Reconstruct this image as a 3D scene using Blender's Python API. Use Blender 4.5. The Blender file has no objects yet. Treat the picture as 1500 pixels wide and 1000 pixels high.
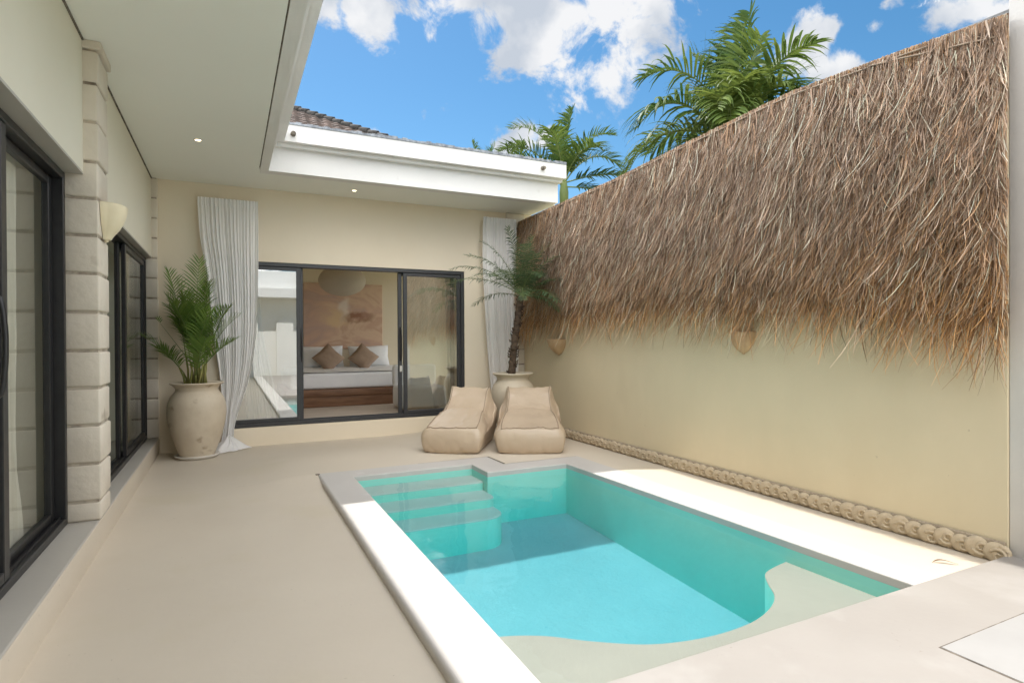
import bpy, bmesh, math, random
import numpy as np
from mathutils import Vector, Matrix, noise as mnoise

random.seed(7)
RNG = np.random.default_rng(11)
scene = bpy.context.scene
COL = scene.collection
R_ = math.radians

# ------------------------------------------------------------------ helpers
def put(o, parent=None):
    COL.objects.link(o)
    if parent is not None:
        o.parent = parent
    return o

def tag(o, label=None, cat=None, group=None, kind=None):
    if label: o['label'] = label
    if cat: o['category'] = cat
    if group: o['group'] = group
    if kind: o['kind'] = kind
    return o

def thing(name, loc=(0, 0, 0), label=None, cat=None, group=None, rz=0.0):
    o = bpy.data.objects.new(name, None)
    o.empty_display_size = 0.1
    o.location = loc
    o.rotation_euler = (0, 0, rz)
    COL.objects.link(o)
    return tag(o, label, cat, group)

def mobj(name, verts, faces, mat, parent=None, smooth=False, local=True):
    me = bpy.data.meshes.new(name)
    me.from_pydata([tuple(v) for v in verts], [], [tuple(f) for f in faces])
    me.update()
    if smooth:
        me.polygons.foreach_set('use_smooth', [True] * len(me.polygons))
    if mat is not None:
        me.materials.append(mat)
    return put(bpy.data.objects.new(name, me), parent)

class MB:
    """collects geometry for one mesh"""
    def __init__(s):
        s.v = []; s.f = []; s.sm = []
    def add(s, v, f, smooth=False):
        k = len(s.v)
        s.v += [tuple(p) for p in v]
        s.f += [tuple(i + k for i in q) for q in f]
        s.sm += [smooth] * len(f)
        return s
    def box(s, x0, x1, y0, y1, z0, z1, bev=0.0, seg=2):
        if bev <= 0:
            v = [(x0,y0,z0),(x1,y0,z0),(x1,y1,z0),(x0,y1,z0),(x0,y0,z1),(x1,y0,z1),(x1,y1,z1),(x0,y1,z1)]
            f = [(0,3,2,1),(4,5,6,7),(0,1,5,4),(1,2,6,5),(2,3,7,6),(3,0,4,7)]
            return s.add(v, f)
        bm = bmesh.new()
        bmesh.ops.create_cube(bm, size=1)
        for q in bm.verts:
            q.co = Vector((x0 + (q.co.x + .5) * (x1 - x0), y0 + (q.co.y + .5) * (y1 - y0), z0 + (q.co.z + .5) * (z1 - z0)))
        bmesh.ops.bevel(bm, geom=bm.edges[:], offset=bev, segments=seg, affect='EDGES', profile=.5)
        bm.verts.ensure_lookup_table(); bm.verts.index_update()
        s.add([q.co[:] for q in bm.verts], [[q.index for q in f.verts] for f in bm.faces], seg > 1)
        bm.free()
        return s
    def tube(s, pts, rad, n=8, cap=True):
        pts = [Vector(p) for p in pts]
        if not hasattr(rad, '__len__'):
            rad = [rad] * len(pts)
        rings = []; k = len(s.v)
        ref = None
        for i, p in enumerate(pts):
            t = (pts[min(i + 1, len(pts) - 1)] - pts[max(i - 1, 0)]).normalized()
            if ref is None:
                ref = Vector((0, 0, 1)) if abs(t.z) < .9 else Vector((1, 0, 0))
            a = t.cross(ref).normalized(); b = a.cross(t).normalized(); ref = b
            for j in range(n):
                w = 2 * math.pi * j / n
                s.v.append(tuple(p + a * (rad[i] * math.cos(w)) + b * (rad[i] * math.sin(w))))
        for i in range(len(pts) - 1):
            for j in range(n):
                s.f.append((k + i*n + j, k + i*n + (j+1) % n, k + (i+1)*n + (j+1) % n, k + (i+1)*n + j)); s.sm.append(True)
        if cap:
            s.f.append(tuple(k + j for j in range(n - 1, -1, -1))); s.sm.append(False)
            m = k + (len(pts) - 1) * n
            s.f.append(tuple(m + j for j in range(n))); s.sm.append(False)
        return s
    def lathe(s, prof, n=40, c=(0, 0, 0), wob=None):
        k = len(s.v)
        for (r, z) in prof:
            for j in range(n):
                a = 2 * math.pi * j / n
                rr = r * (1 + (wob(a, z) if wob else 0))
                s.v.append((c[0] + rr * math.cos(a), c[1] + rr * math.sin(a), c[2] + z))
        for i in range(len(prof) - 1):
            for j in range(n):
                s.f.append((k + i*n + j, k + i*n + (j+1) % n, k + (i+1)*n + (j+1) % n, k + (i+1)*n + j)); s.sm.append(True)
        return s
    def grid(s, fn, nu, nv, smooth=True, flip=False):
        k = len(s.v)
        for i in range(nu + 1):
            for j in range(nv + 1):
                s.v.append(tuple(fn(i / nu, j / nv)))
        for i in range(nu):
            for j in range(nv):
                q = (k + i*(nv+1) + j, k + (i+1)*(nv+1) + j, k + (i+1)*(nv+1) + j + 1, k + i*(nv+1) + j + 1)
                s.f.append(q[::-1] if flip else q); s.sm.append(smooth)
        return s
    def build(s, name, mat, parent=None):
        me = bpy.data.meshes.new(name)
        me.from_pydata(s.v, [], s.f); me.update()
        me.polygons.foreach_set('use_smooth', s.sm)
        if mat is not None: me.materials.append(mat)
        return put(bpy.data.objects.new(name, me), parent)

# ------------------------------------------------------------------ materials
def nodes_of(m):
    m.use_nodes = True
    nt = m.node_tree
    nt.nodes.clear()
    return nt, nt.nodes.new('ShaderNodeOutputMaterial')

def N(nt, t, **kw):
    n = nt.nodes.new(t)
    for k, v in kw.items():
        if k.startswith('i_'):
            n.inputs[k[2:].replace('_', ' ')].default_value = v
        else:
            setattr(n, k, v)
    return n

def c4(c): return (c[0], c[1], c[2], 1.0)

def mat(name, col, rough=.6, col2=None, scale=3.0, amt=.5, bump=.0, bscale=40., stretch=(1, 1, 1), spec=.3,
        metal=0.0, third=None, coat=0.0, detail=6.0, lo=.35, hi=.68, specks=None):
    m = bpy.data.materials.new(name)
    nt, out = nodes_of(m)
    b = N(nt, 'ShaderNodeBsdfPrincipled')
    b.inputs['Roughness'].default_value = rough
    b.inputs['Specular IOR Level'].default_value = spec
    b.inputs['Metallic'].default_value = metal
    b.inputs['Coat Weight'].default_value = coat
    nt.links.new(b.outputs[0], out.inputs['Surface'])
    tc = N(nt, 'ShaderNodeTexCoord'); mp = N(nt, 'ShaderNodeMapping')
    mp.inputs['Scale'].default_value = stretch
    nt.links.new(tc.outputs['Object'], mp.inputs[0])
    if col2 is None: col2 = tuple(c * .9 for c in col)
    n1 = N(nt, 'ShaderNodeTexNoise'); n1.inputs['Scale'].default_value = scale; n1.inputs['Detail'].default_value = detail
    n1.inputs['Roughness'].default_value = .6
    nt.links.new(mp.outputs[0], n1.inputs['Vector'])
    cr = N(nt, 'ShaderNodeValToRGB')
    cr.color_ramp.elements[0].position = lo; cr.color_ramp.elements[0].color = c4(col2)
    cr.color_ramp.elements[1].position = hi; cr.color_ramp.elements[1].color = c4(col)
    nt.links.new(n1.outputs['Fac'], cr.inputs[0])
    last = cr.outputs[0]
    if third is not None:
        c3, s3, p3 = third
        n3 = N(nt, 'ShaderNodeTexNoise'); n3.inputs['Scale'].default_value = s3; n3.inputs['Detail'].default_value = 8
        nt.links.new(mp.outputs[0], n3.inputs['Vector'])
        r3 = N(nt, 'ShaderNodeMapRange'); r3.inputs['From Min'].default_value = p3; r3.inputs['From Max'].default_value = p3 + .12
        nt.links.new(n3.outputs['Fac'], r3.inputs[0])
        mx = N(nt, 'ShaderNodeMix', data_type='RGBA')
        nt.links.new(r3.outputs[0], mx.inputs['Factor']); nt.links.new(last, mx.inputs['A']); mx.inputs['B'].default_value = c4(c3)
        last = mx.outputs['Result']
    if specks is not None:
        c5, s5, p5, k5 = specks
        n5 = N(nt, 'ShaderNodeTexNoise'); n5.inputs['Scale'].default_value = s5; n5.inputs['Detail'].default_value = 3
        n6 = N(nt, 'ShaderNodeTexNoise'); n6.inputs['Scale'].default_value = 1.7; n6.inputs['Detail'].default_value = 4
        nt.links.new(mp.outputs[0], n5.inputs['Vector']); nt.links.new(mp.outputs[0], n6.inputs['Vector'])
        a5 = N(nt, 'ShaderNodeMath', operation='MULTIPLY_ADD'); a5.inputs[1].default_value = .25; nt.links.new(n6.outputs['Fac'], a5.inputs[0]); nt.links.new(n5.outputs['Fac'], a5.inputs[2])
        r5 = N(nt, 'ShaderNodeMapRange'); r5.inputs['From Min'].default_value = p5; r5.inputs['From Max'].default_value = p5 + .05; r5.inputs['To Max'].default_value = k5
        nt.links.new(a5.outputs[0], r5.inputs[0])
        m5 = N(nt, 'ShaderNodeMix', data_type='RGBA'); nt.links.new(r5.outputs[0], m5.inputs['Factor']); nt.links.new(last, m5.inputs['A']); m5.inputs['B'].default_value = c4(c5)
        last = m5.outputs['Result']
    nt.links.new(last, b.inputs['Base Color'])
    if bump > 0:
        n2 = N(nt, 'ShaderNodeTexNoise'); n2.inputs['Scale'].default_value = bscale; n2.inputs['Detail'].default_value = 5
        nt.links.new(mp.outputs[0], n2.inputs['Vector'])
        bp = N(nt, 'ShaderNodeBump'); bp.inputs['Strength'].default_value = bump; bp.inputs['Distance'].default_value = .02
        nt.links.new(n2.outputs['Fac'], bp.inputs['Height']); nt.links.new(bp.outputs[0], b.inputs['Normal'])
    # a little roughness variation
    rr = N(nt, 'ShaderNodeMapRange'); rr.inputs['To Min'].default_value = max(0, rough - .08); rr.inputs['To Max'].default_value = min(1, rough + .08)
    nt.links.new(n1.outputs['Fac'], rr.inputs[0]); nt.links.new(rr.outputs[0], b.inputs['Roughness'])
    return m

M = {}
M['deck'] = mat('deck_microcement', (.625, .555, .455), .55, (.585, .515, .42), scale=.8, bump=.05, bscale=25, third=((.585, .515, .405), 1.1, .55), specks=((.36, .30, .23), 42, .845, .55))
M['coping'] = mat('coping_microcement', (.565, .54, .51), .5, (.525, .50, .47), scale=1.6, bump=.05, bscale=30, third=((.59, .57, .545), 5, .58), specks=((.40, .36, .31), 38, .85, .5))
M['ledge'] = mat('ledge_grey_cement', (.46, .435, .39), .42, (.41, .385, .345), scale=1.2, bump=.04)
M['wall_cream'] = mat('cream_wall_paint', (.80, .715, .57), .75, (.765, .675, .525), scale=.7, bump=.05, bscale=18)
M['wall_left'] = mat('pale_wall_paint', (.75, .72, .61), .75, (.72, .685, .57), scale=.7, bump=.05, bscale=18)
M['wall_yard'] = mat('yard_wall_render', (.71, .615, .43), .75, (.65, .565, .39), scale=.9, bump=.12, bscale=9, third=((.675, .58, .40), 1.6, .58), stretch=(1, 1, .6), specks=((.38, .30, .20), 26, .86, .45))
M['ceiling'] = mat('ceiling_paint', (.86, .865, .81), .8, (.84, .845, .79), scale=.6)
M['fascia'] = mat('fascia_white_paint', (.80, .79, .77), .6, (.75, .74, .72), scale=1.2, bump=.05, third=((.60, .585, .55), 2.2, .66))
M['fascia_old'] = mat('weathered_capping', (.40, .43, .47), .8, (.15, .16, .18), scale=14, bump=.3)
M['block'] = mat('limestone_block', (.70, .64, .545), .7, (.62, .56, .47), scale=3.2, bump=.22, bscale=22, third=((.40, .34, .27), 3.1, .67))
M['joint'] = mat('dark_joint', (.30, .26, .21), .9, (.07, .06, .05), scale=9)
M['frame'] = mat('charcoal_aluminium', (.045, .047, .05), .38, (.036, .037, .04), scale=20, spec=.5)
M['frame_black'] = mat('black_aluminium', (.018, .018, .019), .38, (.012, .012, .013), scale=20, spec=.5)
M['track'] = mat('track_metal', (.12, .12, .12), .4, (.07, .07, .07), scale=25, spec=.5)
M['chrome'] = mat('lock_metal', (.7, .7, .7), .25, (.6, .6, .6), metal=.9)
M['pot'] = mat('cream_terracotta', (.66, .575, .45), .55, (.58, .49, .37), scale=4.5, bump=.18, bscale=12, third=((.36, .27, .18), 6.0, .60))
M['pot_plain'] = mat('cream_plain_pot', (.62, .55, .43), .55, (.54, .47, .36), scale=3.5, bump=.10, bscale=12)
M['soil'] = mat('soil', (.09, .065, .045), .95, (.04, .03, .02), scale=30, bump=.6, bscale=60)
M['saucer'] = mat('white_saucer', (.74, .71, .66), .45, (.66, .63, .57), scale=6)
M['bag'] = mat('tan_leatherette', (.53, .42, .305), .36, (.485, .38, .272), scale=3.5, bump=.32, bscale=6, spec=.55, stretch=(1, 1, 1.6))
M['bag_seam'] = mat('tan_seam', (.33, .25, .18), .5, (.29, .22, .155), scale=8)
M['lamp_cream'] = mat('cream_ceramic', (.82, .73, .53), .45, (.78, .69, .49), scale=5, bump=.04)
M['lamp_tan'] = mat('tan_clay', (.55, .39, .23), .6, (.48, .33, .19), scale=7, bump=.08)
M['snail'] = mat('carved_sandstone', (.62, .52, .37), .8, (.48, .39, .27), scale=9, bump=.3, bscale=45, third=((.30, .23, .15), 8, .64))
M['mortar'] = mat('sandstone_mortar', (.45, .38, .29), .9, (.33, .27, .20), scale=9, bump=.4, bscale=40)
M['pillar_white'] = mat('pale_grey_plaster', (.70, .68, .645), .7, (.64, .62, .585), scale=1.6, bump=.08, third=((.54, .52, .46), 2.6, .64))
M['wood_dark'] = mat('dark_wood', (.23, .125, .07), .45, (.14, .07, .04), scale=3, stretch=(1, 8, 8), bump=.05)
M['wood_floor'] = mat('washed_wood_floor', (.60, .52, .44), .4, (.46, .39, .32), scale=2.2, stretch=(1.2, 9, 1))
M['wardrobe'] = mat('brown_door_wood', (.30, .21, .14), .5, (.25, .17, .11), scale=3, stretch=(7, 7, 1))
M['linen'] = mat('white_linen', (.80, .80, .81), .85, (.76, .76, .78), scale=4, bump=.06, bscale=14)
M['cushion'] = mat('taupe_cushion', (.36, .26, .19), .8, (.31, .22, .16), scale=6, bump=.15, bscale=18)
M['pendant'] = mat('paper_pendant', (.60, .52, .42), .8, (.54, .47, .38), scale=30, stretch=(1, 1, 6), bump=.2, bscale=60)
M['trunk'] = mat('palm_bark', (.15, .105, .07), .9, (.05, .035, .025), scale=16, bump=.8, bscale=40, stretch=(1, 1, 1.6))
M['trunk_grey'] = mat('grey_palm_trunk', (.30, .27, .22), .85, (.18, .16, .13), scale=6, bump=.3, bscale=22, stretch=(.6, .6, 4))
M['tile'] = mat('aged_roof_tile', (.20, .15, .13), .8, (.075, .062, .056), scale=6, bump=.35, bscale=30, third=((.40, .33, .29), 4.5, .62))
M['ridge'] = mat('dark_ridge_tile', (.085, .08, .075), .85, (.035, .033, .031), scale=9, bump=.5, bscale=25)
M['leaf_dry'] = mat('dry_leaf', (.22, .13, .07), .8, (.12, .07, .04), scale=30)
M['lath'] = mat('bamboo_lath', (.36, .28, .20), .7, (.24, .18, .13), scale=12)
M['grey_slat'] = mat('grey_slat', (.36, .36, .36), .7, (.24, .24, .24), scale=9)
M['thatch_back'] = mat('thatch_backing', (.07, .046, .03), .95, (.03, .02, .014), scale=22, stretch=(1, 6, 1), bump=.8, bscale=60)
M['ground'] = mat('ground_earth', (.24, .23, .15), .95, (.14, .15, .08), scale=1.2)
M['pool_floor'] = mat('pool_floor_aqua', (.36, .42, .43), .6, (.335, .395, .405), scale=3.0, bump=.5, bscale=16, third=((.25, .36, .39), 13, .66))
M['pool_wall'] = mat('pool_wall_aqua', (.30, .80, .69), .55, (.26, .74, .64), scale=1.6, bump=.10, bscale=12)
M['pool_step'] = mat('pool_step_plaster', (.43, .54, .505), .6, (.385, .495, .465), scale=2.2, bump=.15, bscale=14)
M['pool_shelf'] = mat('pool_shelf_cream', (.355, .315, .265), .6, (.325, .29, .245), scale=2.0, bump=.12, bscale=12)
M['terrace'] = mat('near_terrace_cement', (.355, .33, .305), .5, (.325, .30, .277), scale=1.4, bump=.05, bscale=30, third=((.375, .352, .33), 2.2, .52), specks=((.25, .22, .19), 45, .85, .5))
M['hatch'] = mat('hatch_cover', (.37, .36, .35), .5, (.335, .325, .315), scale=3)
M['white_plain'] = mat('white_plaster', (.78, .77, .74), .7, (.72, .71, .68), scale=1.5)

def cloth_mat(name, col, trans):
    m = bpy.data.materials.new(name); nt, out = nodes_of(m)
    d = N(nt, 'ShaderNodeBsdfDiffuse'); d.inputs['Color'].default_value = c4(col)
    t = N(nt, 'ShaderNodeBsdfTranslucent'); t.inputs['Color'].default_value = c4(col)
    mx = N(nt, 'ShaderNodeMixShader'); mx.inputs[0].default_value = trans
    tc = N(nt, 'ShaderNodeTexCoord'); n = N(nt, 'ShaderNodeTexNoise'); n.inputs['Scale'].default_value = 60
    nt.links.new(tc.outputs['Object'], n.inputs['Vector'])
    bp = N(nt, 'ShaderNodeBump'); bp.inputs['Strength'].default_value = .08; bp.inputs['Distance'].default_value = .01
    nt.links.new(n.outputs['Fac'], bp.inputs['Height']); nt.links.new(bp.outputs[0], d.inputs['Normal'])
    nt.links.new(d.outputs[0], mx.inputs[1]); nt.links.new(t.outputs[0], mx.inputs[2]); nt.links.new(mx.outputs[0], out.inputs['Surface'])
    return m
M['curtain'] = cloth_mat('white_sheer_cloth', (.91, .90, .885), .25)
M['curtain_in'] = cloth_mat('cream_sheer_cloth', (.80, .755, .66), .35)

def leaf_mat(name, ca, cb, trans=.35, rough=.4):
    m = bpy.data.materials.new(name); nt, out = nodes_of(m)
    at = N(nt, 'ShaderNodeAttribute', attribute_name='tint')
    mx = N(nt, 'ShaderNodeMix', data_type='RGBA'); mx.inputs['A'].default_value = c4(ca); mx.inputs['B'].default_value = c4(cb)
    nt.links.new(at.outputs['Fac'], mx.inputs['Factor'])
    p = N(nt, 'ShaderNodeBsdfPrincipled'); p.inputs['Roughness'].default_value = max(rough, .52); p.inputs['Specular IOR Level'].default_value = .22
    t = N(nt, 'ShaderNodeBsdfTranslucent')
    hs = N(nt, 'ShaderNodeHueSaturation'); hs.inputs['Value'].default_value = 1.6; hs.inputs['Hue'].default_value = .48
    nt.links.new(mx.outputs['Result'], p.inputs['Base Color']); nt.links.new(mx.outputs['Result'], hs.inputs['Color'])
    nt.links.new(hs.outputs[0], t.inputs['Color'])
    s = N(nt, 'ShaderNodeMixShader'); s.inputs[0].default_value = trans
    nt.links.new(p.outputs[0], s.inputs[1]); nt.links.new(t.outputs[0], s.inputs[2]); nt.links.new(s.outputs[0], out.inputs['Surface'])
    return m
M['leaf_areca'] = leaf_mat('areca_leaf', (.06, .14, .028), (.22, .32, .07))
M['leaf_date'] = leaf_mat('date_palm_leaf', (.045, .082, .04), (.14, .20, .085), .28, .5)
M['leaf_out'] = leaf_mat('tall_palm_leaf', (.030, .080, .020), (.15, .205, .042), .30, .42)
M['stem'] = mat('palm_cane', (.34, .29, .10), .6, (.20, .22, .06), scale=7)
M['petiole'] = mat('green_petiole', (.20, .24, .08), .5, (.14, .19, .06), scale=5)

def straw_mat():
    m = bpy.data.materials.new('dry_straw'); nt, out = nodes_of(m)
    at = N(nt, 'ShaderNodeAttribute', attribute_name='straw')
    p = N(nt, 'ShaderNodeBsdfPrincipled'); p.inputs['Roughness'].default_value = .55; p.inputs['Specular IOR Level'].default_value = .35
    t = N(nt, 'ShaderNodeBsdfTranslucent')
    s = N(nt, 'ShaderNodeMixShader'); s.inputs[0].default_value = .22
    nt.links.new(at.outputs['Color'], p.inputs['Base Color']); nt.links.new(at.outputs['Color'], t.inputs['Color'])
    nt.links.new(p.outputs[0], s.inputs[1]); nt.links.new(t.outputs[0], s.inputs[2]); nt.links.new(s.outputs[0], out.inputs['Surface'])
    return m
M['straw'] = straw_mat()

def glass_mat(name, tint, base):
    m = bpy.data.materials.new(name); nt, out = nodes_of(m)
    lw = N(nt, 'ShaderNodeLayerWeight'); lw.inputs['Blend'].default_value = .5
    pw = N(nt, 'ShaderNodeMath', operation='POWER'); pw.inputs[1].default_value = 4.0
    nt.links.new(lw.outputs['Facing'], pw.inputs[0])
    mr = N(nt, 'ShaderNodeMapRange'); mr.inputs['To Min'].default_value = base; mr.inputs['To Max'].default_value = .95
    nt.links.new(pw.outputs[0], mr.inputs[0])
    tr = N(nt, 'ShaderNodeBsdfTransparent'); tr.inputs['Color'].default_value = c4(tint)
    gl = N(nt, 'ShaderNodeBsdfGlossy'); gl.inputs['Roughness'].default_value = 0.0; gl.inputs['Color'].default_value = (.95, .97, .97, 1)
    s = N(nt, 'ShaderNodeMixShader')
    nt.links.new(mr.outputs[0], s.inputs[0]); nt.links.new(tr.outputs[0], s.inputs[1]); nt.links.new(gl.outputs[0], s.inputs[2])
    nt.links.new(s.outputs[0], out.inputs['Surface'])
    return m
M['glass'] = glass_mat('window_glass', (.88, .92, .91), .52)
M['glass_side'] = glass_mat('side_window_glass', (.90, .93, .91), .05)

def water_mat():
    m = bpy.data.materials.new('pool_water'); nt, out = nodes_of(m)
    lw = N(nt, 'ShaderNodeLayerWeight'); lw.inputs['Blend'].default_value = .5
    pw = N(nt, 'ShaderNodeMath', operation='POWER'); pw.inputs[1].default_value = 5.0
    nt.links.new(lw.outputs['Facing'], pw.inputs[0])
    mr = N(nt, 'ShaderNodeMapRange'); mr.inputs['To Min'].default_value = .02; mr.inputs['To Max'].default_value = .7
    nt.links.new(pw.outputs[0], mr.inputs[0])
    tr = N(nt, 'ShaderNodeBsdfTransparent'); gl = N(nt, 'ShaderNodeBsdfGlossy'); gl.inputs['Roughness'].default_value = 0.02
    tc = N(nt, 'ShaderNodeTexCoord'); n = N(nt, 'ShaderNodeTexNoise'); n.inputs['Scale'].default_value = 2.2; n.inputs['Detail'].default_value = 2
    nt.links.new(tc.outputs['Object'], n.inputs['Vector'])
    bp = N(nt, 'ShaderNodeBump'); bp.inputs['Strength'].default_value = .22; bp.inputs['Distance'].default_value = .03
    nt.links.new(n.outputs['Fac'], bp.inputs['Height']); nt.links.new(bp.outputs[0], gl.inputs['Normal'])
    s = N(nt, 'ShaderNodeMixShader')
    nt.links.new(mr.outputs[0], s.inputs[0]); nt.links.new(tr.outputs[0], s.inputs[1]); nt.links.new(gl.outputs[0], s.inputs[2])
    nt.links.new(s.outputs[0], out.inputs['Surface'])
    va = N(nt, 'ShaderNodeVolumeAbsorption'); va.inputs['Color'].default_value = (.08, .83, .92, 1); va.inputs['Density'].default_value = .66
    nt.links.new(va.outputs[0], out.inputs['Volume'])
    return m
M['water'] = water_mat()

def emit(name, col, st):
    m = bpy.data.materials.new(name); nt, out = nodes_of(m)
    e = N(nt, 'ShaderNodeEmission'); e.inputs[0].default_value = c4(col); e.inputs[1].default_value = st
    nt.links.new(e.outputs[0], out.inputs['Surface']); return m
M['lit'] = emit('lit_bulb', (1, .80, .50), 4.0)

def painting_mat():
    m = bpy.data.materials.new('abstract_canvas'); nt, out = nodes_of(m)
    b = N(nt, 'ShaderNodeBsdfPrincipled'); b.inputs['Roughness'].default_value = .7
    tc = N(nt, 'ShaderNodeTexCoord')
    n = N(nt, 'ShaderNodeTexNoise'); n.inputs['Scale'].default_value = 1.5; n.inputs['Detail'].default_value = 5; n.inputs['Distortion'].default_value = .9
    mp = N(nt, 'ShaderNodeMapping'); mp.inputs['Location'].default_value = (2.3, 0, 1.1); mp.inputs['Scale'].default_value = (.8, 1, 1.3)
    nt.links.new(tc.outputs['Object'], mp.inputs[0]); nt.links.new(mp.outputs[0], n.inputs['Vector'])
    cr = N(nt, 'ShaderNodeValToRGB'); e = cr.color_ramp.elements
    e[0].position = .25; e[0].color = (.66, .52, .44, 1); e[1].position = .78; e[1].color = (.72, .56, .42, 1)
    for p, c in ((.40, (.54, .37, .31)), (.50, (.64, .43, .32)), (.58, (.70, .51, .37)), (.66, (.58, .37, .27))):
        q = e.new(p); q.color = c4(c)
    nt.links.new(n.outputs['Fac'], cr.inputs[0])
    # a dark burst and a pale plume near the middle of the canvas
    def blob(c, sx, sz, col, prev, dist):
        m2 = N(nt, 'ShaderNodeMapping'); m2.inputs['Location'].default_value = (-c[0] / sx, 0, -c[1] / sz); m2.inputs['Scale'].default_value = (1 / sx, 0, 1 / sz)
        nn = N(nt, 'ShaderNodeTexNoise'); nn.inputs['Scale'].default_value = 4; nn.inputs['Detail'].default_value = 6
        nt.links.new(tc.outputs['Object'], nn.inputs['Vector'])
        sb = N(nt, 'ShaderNodeVectorMath', operation='SUBTRACT'); sb.inputs[1].default_value = (.5, .5, .5); nt.links.new(nn.outputs['Color'], sb.inputs[0])
        sc = N(nt, 'ShaderNodeVectorMath', operation='SCALE'); sc.inputs['Scale'].default_value = dist; nt.links.new(sb.outputs[0], sc.inputs[0])
        ad = N(nt, 'ShaderNodeVectorMath', operation='ADD'); nt.links.new(tc.outputs['Object'], ad.inputs[0]); nt.links.new(sc.outputs[0], ad.inputs[1])
        nt.links.new(ad.outputs[0], m2.inputs[0])
        ln = N(nt, 'ShaderNodeVectorMath', operation='LENGTH'); nt.links.new(m2.outputs[0], ln.inputs[0])
        r = N(nt, 'ShaderNodeMapRange'); r.inputs['From Min'].default_value = 1.0; r.inputs['From Max'].default_value = .3; r.inputs['To Max'].default_value = .85
        nt.links.new(ln.outputs['Value'], r.inputs[0])
        mx = N(nt, 'ShaderNodeMix', data_type='RGBA'); nt.links.new(r.outputs[0], mx.inputs['Factor'])
        nt.links.new(prev, mx.inputs['A']); mx.inputs['B'].default_value = c4(col)
        return mx.outputs['Result']
    p = cr.outputs[0]
    p = blob((.28, .0), .46, .13, (.26, .11, .06), p, .5)
    p = blob((-.20, -.06), .36, .20, (.72, .53, .32), p, .5)
    p = blob((.0, .20), .17, .30, (.80, .70, .62), p, .5)
    nt.links.new(p, b.inputs['Base Color']); nt.links.new(b.outputs[0], out.inputs['Surface'])
    return m
M['painting'] = painting_mat()

# ------------------------------------------------------------------ camera
CAM_H = 1.45
FPX, YAW, PITCH, ROLL = 853., R_(25.9), R_(-.27), R_(-.30)
Fv = Vector((math.sin(YAW) * math.cos(PITCH), math.cos(YAW) * math.cos(PITCH), math.sin(PITCH)))
R0 = Vector((math.cos(YAW), -math.sin(YAW), 0)); U0 = R0.cross(Fv)
Rv = R0 * math.cos(ROLL) + U0 * math.sin(ROLL); Uv = -R0 * math.sin(ROLL) + U0 * math.cos(ROLL)
cam = bpy.data.cameras.new('camera'); cam.sensor_width = 36; cam.lens = FPX / 1500 * 36; cam.clip_end = 2000; cam.clip_start = .05
co = bpy.data.objects.new('camera', cam); COL.objects.link(co)
co.matrix_world = Matrix(((Rv.x, Uv.x, -Fv.x, 0), (Rv.y, Uv.y, -Fv.y, 0), (Rv.z, Uv.z, -Fv.z, CAM_H), (0, 0, 0, 1)))
scene.camera = co
def ray(px, py):      # direction in the world of a place in the sky
    return (Fv + Rv * ((px - 750) / FPX) + Uv * ((500 - py) / FPX)).normalized()

# ------------------------------------------------------------------ sky + sun
SUN = Vector((-.055, .615, 1)).normalized()
w = bpy.data.worlds.new('World'); scene.world = w; w.use_nodes = True
nt = w.node_tree; nt.nodes.clear()
wo = N(nt, 'ShaderNodeOutputWorld')
sky = N(nt, 'ShaderNodeTexSky', sky_type='NISHITA'); sky.sun_disc = False
sky.sun_elevation = math.asin(SUN.z); sky.sun_rotation = math.atan2(SUN.x, SUN.y)
sky.air_density = 1.0; sky.dust_density = .3; sky.ozone_density = 2.0
hs = N(nt, 'ShaderNodeHueSaturation'); hs.inputs['Saturation'].default_value = 1.28; hs.inputs['Hue'].default_value = .490; hs.inputs['Value'].default_value = 1.0
nt.links.new(sky.outputs[0], hs.inputs['Color'])
bg1 = N(nt, 'ShaderNodeBackground'); bg1.inputs['Strength'].default_value = .057
nt.links.new(hs.outputs[0], bg1.inputs['Color'])
tc = N(nt, 'ShaderNodeTexCoord')
blobs = [(715, 5, 75), (775, 15, 95), (845, 20, 95), (905, 0, 85), (690, 8, 60), (755, 15, 80), (830, 25, 80), (890, 5, 80), (945, 0, 50), (775, 82, 28), (660, -40, 80), (800, -70, 140), (930, -55, 80),
         (548, 20, 40), (515, 8, 25), (478, 12, 25), (768, 192, 26), (742, 215, 22), (800, 205, 16), (548, 198, 12),
         (1180, 62, 30), (1215, 45, 16), (1240, 95, 24), (1262, 105, 14), (1280, 38, 16), (1400, 35, 34), (1425, 18, 34), (1465, 25, 30), (1200, 98, 14), (1300, 2, 18), (885, 118, 22),
         (200, -500, 300), (1500, -700, 400), (3000, 200, 300), (-900, 200, 300)]
prev = None
for (px, py, r) in blobs:
    d = ray(px, py)
    vm = N(nt, 'ShaderNodeVectorMath', operation='DISTANCE'); vm.inputs[1].default_value = d
    nt.links.new(tc.outputs['Generated'], vm.inputs[0])
    cosr = d.dot(Fv)
    mr = N(nt, 'ShaderNodeMapRange', clamp=False); mr.inputs['From Min'].default_value = 0; mr.inputs['From Max'].default_value = r / FPX * cosr * 1.35
    mr.inputs['To Min'].default_value = 1; mr.inputs['To Max'].default_value = 0
    nt.links.new(vm.outputs['Value'], mr.inputs[0])
    if prev is None: prev = mr.outputs[0]
    else:
        mx = N(nt, 'ShaderNodeMath', operation='SMOOTH_MAX'); mx.inputs[2].default_value = .15
        nt.links.new(prev, mx.inputs[0]); nt.links.new(mr.outputs[0], mx.inputs[1]); prev = mx.outputs[0]
nz = N(nt, 'ShaderNodeTexNoise'); nz.inputs['Scale'].default_value = 12; nz.inputs['Detail'].default_value = 10; nz.inputs['Roughness'].default_value = .62; nz.inputs['Distortion'].default_value = .3
nt.links.new(tc.outputs['Generated'], nz.inputs['Vector'])
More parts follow.
